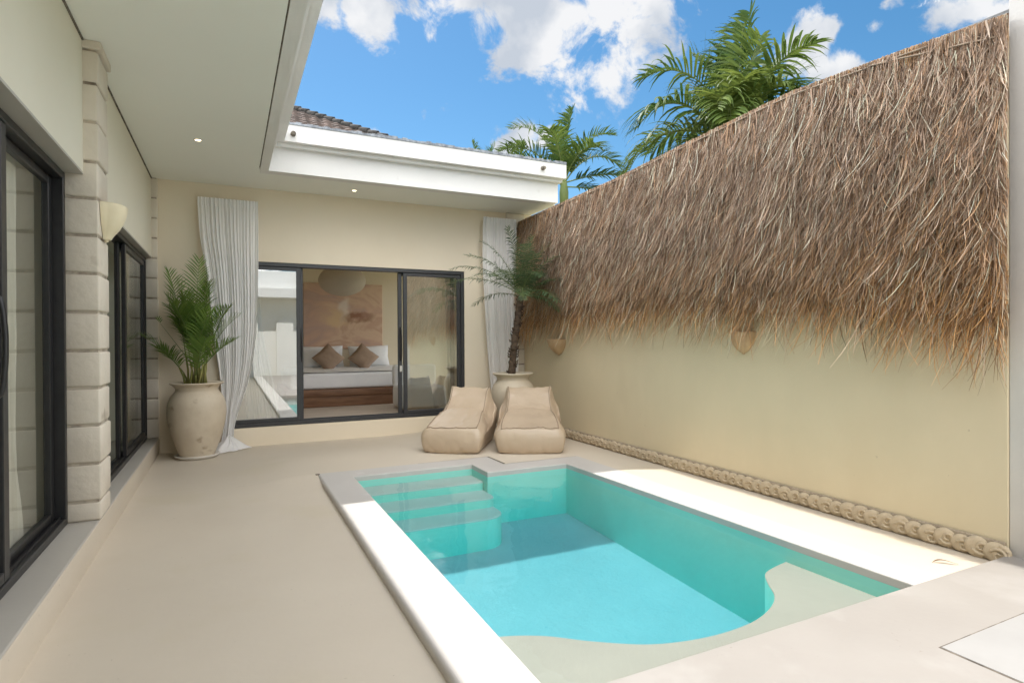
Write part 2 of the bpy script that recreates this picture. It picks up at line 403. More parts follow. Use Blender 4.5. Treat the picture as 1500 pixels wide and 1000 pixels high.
nm = N(nt, 'ShaderNodeMapRange', clamp=False); nm.inputs['From Min'].default_value = .3; nm.inputs['From Max'].default_value = .7; nm.inputs['To Min'].default_value = -.85; nm.inputs['To Max'].default_value = .60
nt.links.new(nz.outputs['Fac'], nm.inputs[0])
cl = N(nt, 'ShaderNodeMath', operation='MAXIMUM'); cl.inputs[1].default_value = -2.0; nt.links.new(prev, cl.inputs[0])
ad = N(nt, 'ShaderNodeMath', operation='ADD'); nt.links.new(cl.outputs[0], ad.inputs[0]); nt.links.new(nm.outputs[0], ad.inputs[1])
cm = N(nt, 'ShaderNodeMapRange', interpolation_type='SMOOTHSTEP'); cm.inputs['From Min'].default_value = .08; cm.inputs['From Max'].default_value = .62
nt.links.new(ad.outputs[0], cm.inputs[0])
nz2 = N(nt, 'ShaderNodeTexNoise'); nz2.inputs['Scale'].default_value = 7; nz2.inputs['Detail'].default_value = 6
nt.links.new(tc.outputs['Generated'], nz2.inputs['Vector'])
ccr = N(nt, 'ShaderNodeValToRGB'); ccr.color_ramp.elements[0].position = .40; ccr.color_ramp.elements[0].color = (.60, .66, .75, 1)
ccr.color_ramp.elements[1].position = .55; ccr.color_ramp.elements[1].color = (.95, .96, .98, 1)
nt.links.new(nz2.outputs['Fac'], ccr.inputs[0])
bg2 = N(nt, 'ShaderNodeBackground'); bg2.inputs['Strength'].default_value = .385
# fill light added as unseen extra-bright cloud patches overhead and behind the camera
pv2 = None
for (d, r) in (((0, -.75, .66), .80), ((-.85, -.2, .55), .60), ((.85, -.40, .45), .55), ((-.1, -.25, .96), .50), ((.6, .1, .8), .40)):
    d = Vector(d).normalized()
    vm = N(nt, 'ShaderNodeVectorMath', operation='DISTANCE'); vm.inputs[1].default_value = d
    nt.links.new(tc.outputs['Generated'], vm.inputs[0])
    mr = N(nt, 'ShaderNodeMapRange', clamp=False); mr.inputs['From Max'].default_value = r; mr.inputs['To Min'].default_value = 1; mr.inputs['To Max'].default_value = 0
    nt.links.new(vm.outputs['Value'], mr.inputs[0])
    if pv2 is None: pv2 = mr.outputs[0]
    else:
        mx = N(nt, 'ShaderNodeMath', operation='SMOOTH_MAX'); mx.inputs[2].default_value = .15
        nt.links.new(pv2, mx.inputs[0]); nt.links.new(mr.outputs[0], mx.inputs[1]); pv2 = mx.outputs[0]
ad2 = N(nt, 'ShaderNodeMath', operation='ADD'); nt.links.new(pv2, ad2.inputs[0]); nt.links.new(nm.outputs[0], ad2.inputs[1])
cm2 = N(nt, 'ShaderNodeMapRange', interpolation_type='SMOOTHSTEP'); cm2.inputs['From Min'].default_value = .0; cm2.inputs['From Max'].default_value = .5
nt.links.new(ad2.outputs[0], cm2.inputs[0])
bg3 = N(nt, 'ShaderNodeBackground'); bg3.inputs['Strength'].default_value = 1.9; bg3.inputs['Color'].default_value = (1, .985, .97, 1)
nt.links.new(ccr.outputs[0], bg2.inputs['Color'])
ms = N(nt, 'ShaderNodeMixShader'); nt.links.new(cm.outputs[0], ms.inputs[0]); nt.links.new(bg1.outputs[0], ms.inputs[1]); nt.links.new(bg2.outputs[0], ms.inputs[2])
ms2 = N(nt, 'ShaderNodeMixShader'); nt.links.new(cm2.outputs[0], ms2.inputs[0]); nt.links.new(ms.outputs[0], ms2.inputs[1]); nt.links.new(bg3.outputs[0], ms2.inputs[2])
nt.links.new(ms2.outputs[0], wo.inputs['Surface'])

sl = bpy.data.lights.new('sun', 'SUN'); sl.energy = 2.0; sl.angle = R_(.53); sl.color = (1, .96, .90)
so = bpy.data.objects.new('sun', sl); COL.objects.link(so); so.rotation_euler = (-SUN).to_track_quat('-Z', 'Y').to_euler(); so.location = (0, 6, 12)

vs = scene.view_settings
vs.view_transform = 'Standard'; vs.look = 'None'; vs.gamma = 1; vs.use_curve_mapping = False
vs.exposure = 1.32

# ================================================================== SETTING
# far ground (ring round the courtyard, which has its own decks)
g = MB()
for (x0, x1, y0, y1) in ((-400, -7, -400, 600), (7.5, 600, -400, 600), (-7, 7.5, 14.5, 600), (-7, 7.5, -400, -7), (4.68, 7.5, 1.95, 14.5), (5.62, 7.5, -7, 1.95), (-7, -5.11, -7, 14.5), (-5.11, 4.68, 13.05, 14.5)):
    g.add([(x0, y0, -.06), (x1, y0, -.06), (x1, y1, -.06), (x0, y1, -.06)], [(0, 1, 2, 3)])
tag(g.build('ground', M['ground']), kind='structure')

def sstep(a, b, x):
    t = min(1, max(0, (x - a) / (b - a))); return t * t * (3 - 2 * t)

def deck_z(x, y):
    if x <= .82 or y > 6.36:
        base = .046 * sstep(.0, .8, x) * sstep(5.9, 6.36, y) * (1 - sstep(7.2, 8.7, y) * (1 - sstep(2.0, 3.5, x)))
        return base * (1 - sstep(3.7, 4.45, x)) if x > 3.7 else base
    return .046 * (1 - sstep(3.7, 4.45, x))

dk = MB()
def dgrid(x0, x1, y0, y1, nx, ny):
    dk.grid(lambda u, v: (x0 + u * (x1 - x0), y0 + v * (y1 - y0), deck_z(x0 + u * (x1 - x0) + (1e-6 if x0 > .8 else 0), y0 + v * (y1 - y0))), nx, ny)
dgrid(-.84, .82, -7, 6.36, 24, 60)
dgrid(-.84, 4.46, 6.3601, 8.74, 48, 24)
dgrid(2.754, 4.46, 5.9, 6.36, 16, 4)
dgrid(3.72, 4.46, 1.96, 5.9, 8, 16)
tag(dk.build('pool_deck', M['deck']), kind='structure')

# near terrace slab in front of the pool
ft = MB(); ft.box(1.14, 5.6, -7, 1.958, -.3, .058, .012, 2)
tag(ft.build('front_terrace', M['terrace']), kind='structure')

# ------------------------------------------------------------------ pool
pool = thing('swimming_pool', (1.14, 6.0, 0), 'turquoise plunge pool with corner steps and a curved shallow shelf', 'pool')
pool.matrix_world  # base of the thing
def pl(p): return (p[0] - 1.14, p[1] - 6.0, p[2])
outer = [(.82, -7), (.82, 6.36), (2.754, 6.36), (2.754, 5.905), (3.72, 5.90), (3.72, 1.96)]
inner = [(1.136, -7), (1.136, 6.06), (2.43, 6.05), (2.43, 5.61), (3.385, 5.595), (3.47, 1.96)]
ZC, ZW = .05, -.006
bm = bmesh.new()
to = [bm.verts.new(pl((x, y, ZC))) for x, y in outer]; ti = [bm.verts.new(pl((x, y, ZC))) for x, y in inner]
bo = [bm.verts.new(pl((x, y, -.2))) for x, y in outer]; bi = [bm.verts.new(pl((x, y, -.002))) for x, y in inner]
for i in range(5):
    bm.faces.new((to[i], ti[i], ti[i+1], to[i+1])[::-1])
    bm.faces.new((ti[i], bi[i], bi[i+1], ti[i+1])[::-1])
    bm.faces.new((to[i], to[i+1], bo[i+1], bo[i])[::-1])
bmesh.ops.recalc_face_normals(bm, faces=bm.faces[:])
# rounded nosing along the free left edge and the inner rim
ed = [e for e in bm.edges if (e.verts[0] in to and e.verts[1] in to and {to.index(e.verts[0]), to.index(e.verts[1])} == {0, 1})]
ed2 = [e for e in bm.edges if e.verts[0] in ti and e.verts[1] in ti]
bmesh.ops.bevel(bm, geom=ed, offset=.028, segments=5, affect='EDGES', profile=.5)
ed2 = [e for e in ed2 if e.is_valid]
bmesh.ops.bevel(bm, geom=ed2, offset=.008, segments=2, affect='EDGES', profile=.5)
me = bpy.data.meshes.new('coping'); bm.to_mesh(me); bm.free(); me.materials.append(M['coping'])
put(bpy.data.objects.new('coping', me), pool)

def floor_z(y): return -.50 - .22 * min(1, max(0, (5.6 - y) / 3.6))
ws = [(1.136, 1.7), (1.136, 6.06), (2.43, 6.05), (2.43, 5.61), (3.385, 5.595), (3.475, 1.7)]
wm = MB()
for i in range(5):
    a, b = ws[i], ws[i+1]
    wm.add([pl((a[0], a[1], -.002)), pl((b[0], b[1], -.002)), pl((b[0], b[1], -1.0)), pl((a[0], a[1], -1.0))], [(0, 1, 2, 3)])
wm.add([pl((1.136, 1.7, -.02)), pl((3.475, 1.7, -.02)), pl((3.475, 1.7, -1)), pl((1.136, 1.7, -1))], [(3, 2, 1, 0)])
wm.build('basin_wall', M['pool_wall'], pool)
fm = MB()
fm.grid(lambda u, v: pl((1.13 + u * 2.36, 1.69 + v * 4.38, floor_z(1.69 + v * 4.38))), 4, 30)
fm.build('basin_floor', M['pool_floor'], pool)

def step_outline(yb, yf, xr, rad):
    pts = [(1.137, yb)]
    pts.append((1.137, yf))
    for k in range(9):
        a = -math.pi / 2 + (math.pi / 2) * k / 8
        pts.append((xr - rad + rad * math.cos(a), yf + rad + rad * math.sin(a)))
    pts.append((xr, yb))
    return pts
def prism(name, pts, z0, z1, mtop, mside, parent, bev=.012):
    bm = bmesh.new()
    t = [bm.verts.new(pl((x, y, z1))) for x, y in pts]; b = [bm.verts.new(pl((x, y, z0))) for x, y in pts]
    ft = bm.faces.new(t); n = len(pts); ft.material_index = 0
    for i in range(n):
        f = bm.faces.new((t[i], t[(i+1) % n], b[(i+1) % n], b[i])[::-1]); f.material_index = 1
    bmesh.ops.recalc_face_normals(bm, faces=bm.faces[:])
    if bev:
        bmesh.ops.bevel(bm, geom=[e for e in bm.edges if e.verts[0].co.z > z1 - .001 and e.verts[1].co.z > z1 - .001], offset=bev, segments=3, affect='EDGES', profile=.5)
    me = bpy.data.meshes.new(name); bm.to_mesh(me); bm.free(); me.materials.append(mtop); me.materials.append(mside)
    return put(bpy.data.objects.new(name, me), parent)
prism('step', step_outline(6.07, 5.71, 2.428, .02), -1, -.070, M['pool_step'], M['pool_wall'], pool)
prism('step', step_outline(6.07, 5.37, 2.425, .10), -1, -.155, M['pool_step'], M['pool_wall'], pool)
prism('step', step_outline(6.07, 5.03, 2.40, .22), -1, -.245, M['pool_step'], M['pool_wall'], pool)
# shallow beach shelf with its wavy edge
ctrl = [(1.13, 2.79), (1.30, 2.745), (1.48, 2.655), (1.67, 2.50), (1.92, 2.345), (2.22, 2.275), (2.52, 2.28), (2.75, 2.345), (2.93, 2.45), (3.05, 2.60), (3.16, 2.715), (3.30, 2.765), (3.48, 2.80)]
def catmull(P, m=6):
    out = []
    for i in range(len(P) - 1):
        p0, p1, p2, p3 = P[max(i-1, 0)], P[i], P[i+1], P[min(i+2, len(P)-1)]
        for k in range(m):
            t = k / m
            out.append(tuple(.5 * (2*p1[j] + (-p0[j]+p2[j])*t + (2*p0[j]-5*p1[j]+4*p2[j]-p3[j])*t*t + (-p0[j]+3*p1[j]-3*p2[j]+p3[j])*t**3) for j in range(len(p1))))
    out.append(tuple(P[-1])); return out
edge = catmull(ctrl)
prism('shelf', edge + [(3.48, 1.69), (1.13, 1.69)], -1, -.10, M['pool_shelf'], M['pool_wall'], pool, .006)
# joints and drain slot beside the pool
jm = MB()
def strip(a, b, wd, z=.0):
    a = Vector((a[0], a[1])); b = Vector((b[0], b[1])); d = (b - a).normalized(); nrm = Vector((-d.y, d.x)) * wd / 2
    jm.add([pl((q.x, q.y, max(ZC, deck_z(q.x, q.y)) + .003 + z)) for q in (a - nrm, b - nrm, b + nrm, a + nrm)], [(0, 1, 2, 3)])
strip((1.9, 6.352), (2.75, 6.352), .006); strip((2.78, 5.895), (3.70, 5.893), .006)
jm.build('joint_line', M['joint'], pool)
jm = MB(); strip((2.754, 6.352), (2.766, 5.90), .026); jm.build('drain_slot', M['joint'], pool)
jm = MB(); jm.box(-.34, -.30, .33, .36, .02, .052); jm.build('edge_stop', M['joint'], pool)

# water body, its hidden sides lying just outside the basin
wv = [(1.13, 1.69), (1.13, 6.066), (2.436, 6.056), (2.436, 5.616), (3.392, 5.601), (3.482, 1.69)]
bm = bmesh.new()
t = [bm.verts.new((x, y, ZW)) for x, y in wv]; b = [bm.verts.new((x, y, -1.05)) for x, y in wv]
bm.faces.new(t); bm.faces.new(b)
for i in range(6): bm.faces.new((t[i], t[(i+1) % 6], b[(i+1) % 6], b[i]))
bmesh.ops.recalc_face_normals(bm, faces=bm.faces[:])
me = bpy.data.meshes.new('water'); bm.to_mesh(me); bm.free(); me.materials.append(M['water'])
tag(put(bpy.data.objects.new('water', me)), kind='structure')

# access hatch in the near terrace
hv = thing('access_hatch', (3.3, 1.2, .058), 'square pale cover set flush in the near terrace corner', 'hatch')
h1 = MB(); h1.box(-.45, .75, -.62, .31, -.02, .0015); h1.build('gap', M['joint'], hv)
h2 = MB(); h2.box(-.442, .75, -.62, .302, -.02, .004); h2.build('cover', M['hatch'], hv)

# ------------------------------------------------------------------ villa
villa = thing('villa', (0, 0, 0), 'cream single storey villa with flat white eaves and black sliding doors', 'villa')
H = 3.53
# ledge
lg = MB(); lg.box(-1.35, -.822, -7, 8.73, -.2, .20, .012, 2); lg.build('ledge', M['ledge'], villa)
lr = MB(); lr.box(-.83, -.8185, -7, 8.72, -.2, .192, .004, 2); lr.build('ledge_riser', M['deck'], villa)
# ceilings under the eaves (one L shaped soffit)
cl_ = MB()
cl_.box(-1.4, .341, -7, 8.9, H, H + .08); cl_.box(.341, .36, 7.70, 7.911, H, H + .08); cl_.box(.341, 4.60, 7.911, 8.9, H, H + .08)
cl_.build('eave_ceiling', M['ceiling'], villa)
gv = MB(); gv.box(.341, .352, -7, 7.70, H + .012, H + .07); gv.build('ceiling_groove', M['joint'], villa)
def fascia_L(name, off, z0, z1, m, top=None):
    # L shaped band: left eave outer face at x = .45+off, back eave outer face at y = 7.75-off
    f = MB(); x = .45 + off; y = 7.75 - off
    f.box(x - .097, x, -7, y - .001, z0, z1); f.box(x - .089, 4.56 + off * .3, y, y + .16, z0, z1)
    return f.build(name, m, villa)
fascia_L('fascia', .0, H + .0, 3.825, M['fascia'])
fascia_L('fascia_moulding', .085, 3.826, 3.868, M['fascia'])
fascia_L('fascia_cornice', .17, 3.869, 4.075, M['fascia'])
# worn capping on the roof edge
cp = MB()
x = .62; y = 7.58
for i in range(60):
    a = x + (4.61 - x) * i / 60; bq = x + (4.61 - x) * (i + 1) / 60
    cp.box(a, bq - .001, y - .010, y + .25, 4.076, 4.100 + random.random() * .022)
cp.box(.36, .628, -7, 7.56, 4.076, 4.10)
cp.build('roof_capping', M['fascia_old'], villa)
# drain spouts on the back cornice
for xx, zz in ((.72, 3.965), (4.20, 3.975)):
    s_ = MB(); s_.tube([(xx, 7.60, zz), (xx, 7.535, zz - .006)], [.032, .03], 12, True)
    s_.tube([(xx, 7.536, zz - .006), (xx, 7.50, zz - .012)], [.016, .02], 8, True); s_.build('drain_spout', M['joint'], villa)
# flat roof
rf = MB(); rf.box(-6, .36, -7, 7.74, H + .09, 4.05); rf.box(-6, 4.5, 7.95, 14, H + .09, 4.05); rf.build('roof_slab', M['fascia_old'], villa)

# left wall above the doors, two bays
wl = MB(); wl.box(-1.3, -.90, -7, 4.96, 2.615, H); wl.box(-1.3, -.885, 5.24, 8.72, 2.52, H); wl.box(-1.3, -1.07, -7, 1.0, .2, 2.615)
wl.build('side_wall', M['wall_left'], villa)
bl = MB(); bl.box(-.905, -.888, -7, 4.915, H - .012, H - .001); bl.box(-.89, -.874, 5.30, 8.70, H - .012, H - .001); bl.build('wall_joint', M['joint'], villa)
lt = MB(); lt.box(-1.05, -.898, -7, 4.918, 2.598, 2.614); lt.box(-1.05, -.883, 5.30, 8.69, 2.503, 2.519); lt.build('lintel_soffit', M['ledge'], villa)
# back wall with the door opening
DX0, DX1, DZ0, DZ1, YB = -.08, 3.395, .25, 2.53, 8.73
bw = MB()
bw.box(-1.0, DX0, YB, 8.93, .0, H); bw.box(DX1, 4.75, YB, 8.93, .0, H); bw.box(DX0, DX1, YB, 8.93, DZ1, H); bw.box(DX0, DX1, YB, 8.93, -.1, DZ0)
bw.build('back_wall', M['wall_cream'], villa)
sk = MB(); sk.box(-.812, DX0, YB - .018, YB, -.05, .235, .004, 1); sk.box(DX0 + .001, 4.12, YB - .018, YB, -.05, .236, .004, 1); sk.build('skirting', M['wall_cream'], villa)

def block_column(x0, x1, y0, y1, levels, core, name, inset=.013):
    core_m = MB(); core_m.box(x0 + inset, x1 - inset, y0 + inset, y1 - inset * .5, levels[0], levels[-1]); 
    st = MB()
    for a, b in zip(levels[:-1], levels[1:]):
        j = [random.uniform(-.004, .004) for _ in range(3)]
        st.box(x0 + j[0], x1 + j[1], y0 + j[2], y1, a + .010, b - .010, .012, 2)
    o = st.build(name, M['block'], villa)
    core_m.build('joint_core', M['joint_l'], o)
    return o
M['joint_l'] = mat('limestone_joint', (.50, .44, .36), .85, (.16, .13, .10), scale=7, lo=.3, hi=.55)
LV = [.195, .335, .597, .864, 1.123, 1.381, 1.649, 1.917, 2.18, 2.438, 2.692, 2.969, 3.236, 3.47]
block_column(-1.02, -.812, 4.91, 5.28, LV, None, 'block_pillar')
cap = MB(); cap.box(-1.0, -.79, 4.90, 5.29, 3.472, 3.529, .006, 1); cap.build('pillar_cap', M['block'], villa)
LV2 = [.195 + .2565 * i for i in range(14)]
block_column(-1.0, -.815, 8.70, 8.76, LV2, None, 'corner_pilaster', .012)
block_column(4.13, 4.46, 8.69, 8.74, [0.02 + .251 * i for i in range(15)], None, 'wall_pilaster', .008)

# ------------------------------------------------------------------ sliding doors
def quad_frame(mb, axis, a0, a1, z0, z1, w_, d0, d1, bev=.004, wl=None, wr=None):
    """rectangular frame in a plane; axis 'x': runs along x with depth y, axis 'y': along y with depth x"""
    wl = wl or w_; wr = wr or w_
    def bx(p0, p1, q0, q1):
        if axis == 'x': mb.box(p0, p1, d0, d1, q0, q1, bev, 1)
        else: mb.box(d0, d1, p0, p1, q0, q1, bev, 1)
    bx(a0, a0 + wl, z0, z1); bx(a1 - wr, a1, z0, z1); bx(a0 + wl, a1 - wr, z0, z0 + w_); bx(a0 + wl, a1 - wr, z1 - w_, z1)

def handle_bar(p0, p1, out, m, parent):
    h = MB(); p0 = Vector(p0); p1 = Vector(p1); o = Vector(out)
    pts = [p0, p0 + o * .9, p0.lerp(p1, .25) + o * 1.3, p0.lerp(p1, .5) + o * 1.4, p0.lerp(p1, .75) + o * 1.3, p1 + o * .9, p1]
    h.tube(catmull([tuple(q) for q in pts], 4), .013, 8); return h.build('handle', m, parent)

def bedroom_door():
    f = MB(); quad_frame(f, 'x', DX0, DX1, DZ0 + .002, DZ1, .055, YB + .01, YB + .15)
    f.box(DX0 + .06, DX1 - .06, YB + .045, YB + .05, DZ0 + .057, DZ0 + .072); f.box(DX0 + .06, DX1 - .06, YB + .095, YB + .10, DZ0 + .057, DZ0 + .072)
    fr = f.build('sliding_door', M['frame'], villa)
    fr['label'] = 'charcoal framed bedroom sliding door standing half open'
    for (a0, a1, d, nm) in ((DX0 + .055, .92, 0, 'L'), (DX0 + .057, .955, 1, 'L2'), (2.335, 3.25, 1, 'R2'), (2.405, DX1 - .056, 0, 'R')):
        y0 = YB + .028 + d * .055
        p = MB(); quad_frame(p, 'x', a0, a1, DZ0 + .058, DZ1 - .058, .05, y0, y0 + .038, .004, .06, .06)
        po = p.build('door_leaf', M['frame'], fr)
        gq = MB(); gq.add([(a0 + .05, y0 + .018, DZ0 + .10), (a1 - .05, y0 + .018, DZ0 + .10), (a1 - .05, y0 + .018, DZ1 - .10), (a0 + .05, y0 + .018, DZ1 - .10)], [(0, 1, 2, 3)])
        if d == 0: gq.build('glass_pane', M['glass'], fr)
        else: gq.build('glass_pane', M['glass_side'], fr)
    handle_bar((.925, YB + .083, 1.15), (.925, YB + .083, 1.62), (0, -.045, 0), M['frame_black'], fr)
    handle_bar((2.37, YB + .083, 1.15), (2.37, YB + .083, 1.62), (0, -.045, 0), M['frame_black'], fr)
    l = MB(); l.box(2.352, 2.392, YB + .072, YB + .085, .95, 1.05, .004, 1); l.build('lock', M['chrome'], fr)
    return fr
bedroom_door()

def side_door(name, y0, y1, z0, z1, x, panels, label):
    f = MB(); quad_frame(f, 'y', y0, y1, z0, z1, .05, x - .12, x, .004)
    f.box(x - .035, x - .03, y0 + .05, y1 - .05, z0 + .05, z0 + .066); f.box(x - .085, x - .08, y0 + .05, y1 - .05, z0 + .05, z0 + .066)
    fr = f.build('sliding_door', M['frame_black'], villa); fr['label'] = label
    for (a0, a1, d, wl, wr, hd) in panels:
        x1 = x - .012 - d * .05
        p = MB(); quad_frame(p, 'y', a0, a1, z0 + .053, z1 - .053, .055, x1 - .036, x1, .004, wl, wr); p.build('door_leaf', M['frame_black'], fr)
        q = MB(); q.add([(x1 - .018, a0 + .04, z0 + .1), (x1 - .018, a1 - .04, z0 + .1), (x1 - .018, a1 - .04, z1 - .1), (x1 - .018, a0 + .04, z1 - .1)], [(0, 1, 2, 3)])
        q.build('glass_pane', M['glass_side'], fr)
        if hd is not None:
            handle_bar((x1, hd, 1.2), (x1, hd, 1.65), (.04, 0, 0), M['frame_black'], fr)
    return fr
side_door('d1', 1.0, 4.905, .202, 2.596, -1.0, [(2.4, 3.765, -.1, .07, .08, 3.52), (3.62, 4.85, 1, .07, .075, None), (1.06, 2.5, 1, .07, .07, None)], 'near black sliding door with a cream sheer curtain behind')
side_door('d2', 5.285, 8.69, .202, 2.50, -.945, [(7.12, 8.63, 0, .085, .055, None), (7.05, 8.5, 1, .09, .05, None)], 'far black sliding door slid open beside the corner pilaster')

# ------------------------------------------------------------------ rooms behind the doors
rm = MB()
# side room shell
rm.box(-5.0, -1.36, -7, 8.72, .10, .19); rm.box(-5.1, -5.0, -7, 8.72, .19, 3.0); rm.box(-5.0, -1.32, -7, 8.72, 2.95, 3.05); rm.box(-5, -1.32, 5.02, 5.2, .19, 2.95); rm.box(-5, -1.001, 8.732, 8.85, .19, 2.95)
rm.box(-1.32, -1.02, 5.02, 5.23, .19, 3.0)
rm.build('side_room', M['wall_left'], villa)
wd = MB(); wd.box(-1.9, -1.22, 6.30, 6.36, .195, 2.35); wd.box(-2.6, -1.9, 6.28, 6.36, .195, 2.95); wd.build('inner_door', M['wardrobe'], villa)
br = MB()
br.box(-.1, 4.7, 8.935, 13.0, .15, .25)
fl = br.build('bedroom_floor', M['wood_floor'], villa)
bs = MB(); bs.box(-.3, 5.0, 12.8, 12.95, .25, 3.2); bs.box(-.3, -.15, 8.935, 12.8, .25, 3.2)
bs.box(4.6, 4.75, 8.935, 9.15, .25, 3.2); bs.box(4.6, 4.75, 12.6, 12.8, .25, 3.2); bs.box(4.6, 4.75, 9.15, 12.6, .25, .40); bs.box(4.6, 4.75, 9.15, 12.6, 3.1, 3.2)  # right wall: unseen wide opening added to let daylight into the bedroom
bs.box(-.3, 5.0, 8.935, 12.95, 3.2, 3.3)
bs.build('bedroom_wall', M['wall_cream'], villa)

# bed
bed = thing('bed', (2.05, 11.8, .25), 'low brown wooden bed made up in white linen beyond the open door', 'bed')
b1 = MB(); b1.box(-1.15, 1.35, -1.02, .98, .0, .31, .012, 2); b1.box(-1.18, 1.38, -1.05, .98, .19, .315, .01, 2); b1.build('bed_base', M['wood_dark'], bed)
b2 = MB(); b2.box(-1.10, 1.30, -1.0, .97, .317, .60, .05, 4); b2.build('mattress', M['linen'], bed)
b3 = MB(); b3.grid(lambda u, v: (-1.09 + u * 2.38, -.97 + v * 1.5, .615 + .012 * mnoise.noise((u * 6, v * 4, 0)) + .03 * sstep(.8, 1, v)), 40, 30); b3.build('top_sheet', M['linen'], bed)
def cushion(name, loc, sx, sz, th, rot, m, label, cat, group, lean=.35):
    o = thing(name, loc, label, cat, group)
    n = 18; c = MB()
    for s in (1, -1):
        def fn(u, v, s=s):
            a, b = u * 2 - 1, v * 2 - 1
            e = max(0, (1 - a**4)) ** .6 * max(0, (1 - b**4)) ** .6
            pin = 1 - .10 * (a * a) * (1 - b * b) * .9 - .0; pin2 = 1 - .10 * (b * b) * (1 - a * a) * .9
            sh = 1 - .07 * (1 - abs(a * b))
            x, z = a * sx / 2 * sh, b * sz / 2 * sh
            y = s * th / 2 * e + .006 * mnoise.noise((a * 3 + loc[0], b * 3, s))
            ca, sa = math.cos(rot), math.sin(rot)
            X, Z = x * ca - z * sa, x * sa + z * ca
            cl2, sl2 = math.cos(lean), math.sin(lean)
            return (X, y * cl2 + Z * sl2, Z * cl2 - y * sl2)
        c.grid(fn, n, n, True, s < 0)
    c.build('cover', m, o); return o
for i, (xx, lab) in enumerate(((1.72, 'white bed pillow, left of the two against the bedroom wall'), (2.68, 'white bed pillow, right of the two against the bedroom wall'))):
    cushion('pillow', (xx, 12.50, 1.08), .86, .50, .22, 0.02, M['linen'], lab, 'pillow', 'white pillows on the bed', .3)
for i, (xx, lab) in enumerate(((1.80, 'taupe diamond cushion, left of the pair on the bed'), (2.50, 'taupe diamond cushion, right of the pair on the bed'))):
    cushion('cushion', (xx, 12.20, 1.075), .46, .46, .18, math.pi / 4 + (.04 if i else -.03), M['cushion'], lab, 'cushion', 'taupe cushions on the bed', .35)
pt = thing('painting', (2.21, 12.78, 1.95), 'large unframed abstract canvas in pinks and browns on bedroom wall', 'painting')
p_ = MB(); p_.box(-.82, .82, -.03, .015, -.69, .69, .006, 1); p_.build('canvas', M['painting'], pt)
pn = thing('pendant_lamp', (1.91, 11.2, 2.55), 'big round woven paper pendant lamp hanging above the bed', 'lamp')
pm = MB(); pr_ = [(.43 * math.sin(a) * (1 + .0), .285 * -math.cos(a)) for a in [math.pi * (k + .4) / 16.4 for k in range(16)]]
pm.lathe(pr_, 36, (0, 0, 0), lambda a, z: .006 * math.sin(z * 160)); pm.build('lamp_shade', M['pendant'], pn)
pc = MB(); pc.tube([(0, 0, .2), (0, 0, .645)], .008, 6); pc.build('cord', M['frame_black'], pn)
st = thing('stool', (-1.28, 6.12, .195), 'small white stool just inside the open side door', 'stool')
sm_ = MB(); sm_.lathe([(.0, .20), (.15, .20), (.165, .19), (.165, .17), (.13, .15), (.12, .02), (.135, .0), (0, 0)], 24); sm_.build('seat', M['saucer'], st)
# indoor bench seen through the right leaf
bn = thing('armchair', (3.02, 9.9, .25), 'pale grey low armchair behind the right glass door', 'chair')
bq = MB(); bq.box(-.42, .36, -.35, .35, .03, .40, .06, 4); bq.build('seat', M['linen'], bn)
bq = MB(); bq.box(-.42, .36, .20, .38, .35, .75, .06, 4); bq.build('backrest', M['linen'], bn)

# ------------------------------------------------------------------ curtains
def curtain(name, rows, y, zt, zb, folds, amp, m, label, group=None, puddle=None, header=True, along='x', seed=0, toside=1):
    """rows: list of (t, left, right) with t from 0 top to 1 floor"""
    root = thing(name, (0, 0, 0), label, 'curtain', group)
    rows = catmull(rows, 5)
    n = 150; c = MB()
    def interp(t):
        for a, b in zip(rows[:-1], rows[1:]):
            if a[0] <= t <= b[0] + 1e-9:
                k = (t - a[0]) / max(1e-6, b[0] - a[0]); return a[1] + (b[1] - a[1]) * k, a[2] + (b[2] - a[2]) * k
        return rows[-1][1:]
    def fn(u, v):
        t = u; L, Rr = interp(t)
        uu = v + .012 * math.sin(v * 23 + seed) + .05 * mnoise.noise((v * 5, t * 1.4, seed)) + .02 * mnoise.noise((v * 13, t * 2.5, seed + 3))
        a = L + (Rr - L) * v
        ph = uu * folds * 2 * math.pi
        k = min(1.0, .45 + t * 1.1)
        d = amp * k * (math.sin(ph) * (.75 + .5 * mnoise.noise((v * 7, t * 1.1, seed + 8))) + .45 * math.sin(ph * 2.3 + 1.3 + t * 1.5)) + .03 * mnoise.noise((v * 3, t * 2.5, seed + 4)) * t
        z = zt + (zb - zt) * t
        if along == 'x': return (a + .25 * amp * math.cos(ph) * k, y + d, z)
        return (y + d * toside, a + .25 * amp * math.cos(ph) * k, z)
    c.grid(fn, 44, n); c.build('cloth', m, root)
    if header:
        hd = MB(); L, Rr = rows[0][1], rows[0][2]
        def hf(u, v):
            p = fn(0.0, v)
            return (p[0], p[1] - .006, zt + .004 - u * .11) if along == 'x' else (p[0] + .006, p[1], zt + .004 - u * .11)
        hd.grid(hf, 3, n); hd.build('heading_band', m, root)
    if puddle:
        pm_ = MB(); (px, py, rx, ry) = puddle
        def pf(u, v):
            a = v * 2 * math.pi; rr = u * (1 + .28 * math.sin(a * 3 + 1) + .16 * math.sin(a * 5))
            z = .012 + (1 - u) ** 1.0 * .16 + .035 * (1 - u * .9) * math.sin(a * 9 + 3 * u) + .02 * mnoise.noise((math.cos(a) * 3 * u, math.sin(a) * 3 * u, 2)) * (1 - u * u)
            return (px + rx * rr * math.cos(a), py + ry * rr * math.sin(a), max(.006, z))
        pm_.grid(pf, 14, 90); pm_.build('hem_pool', m, root)
    return root
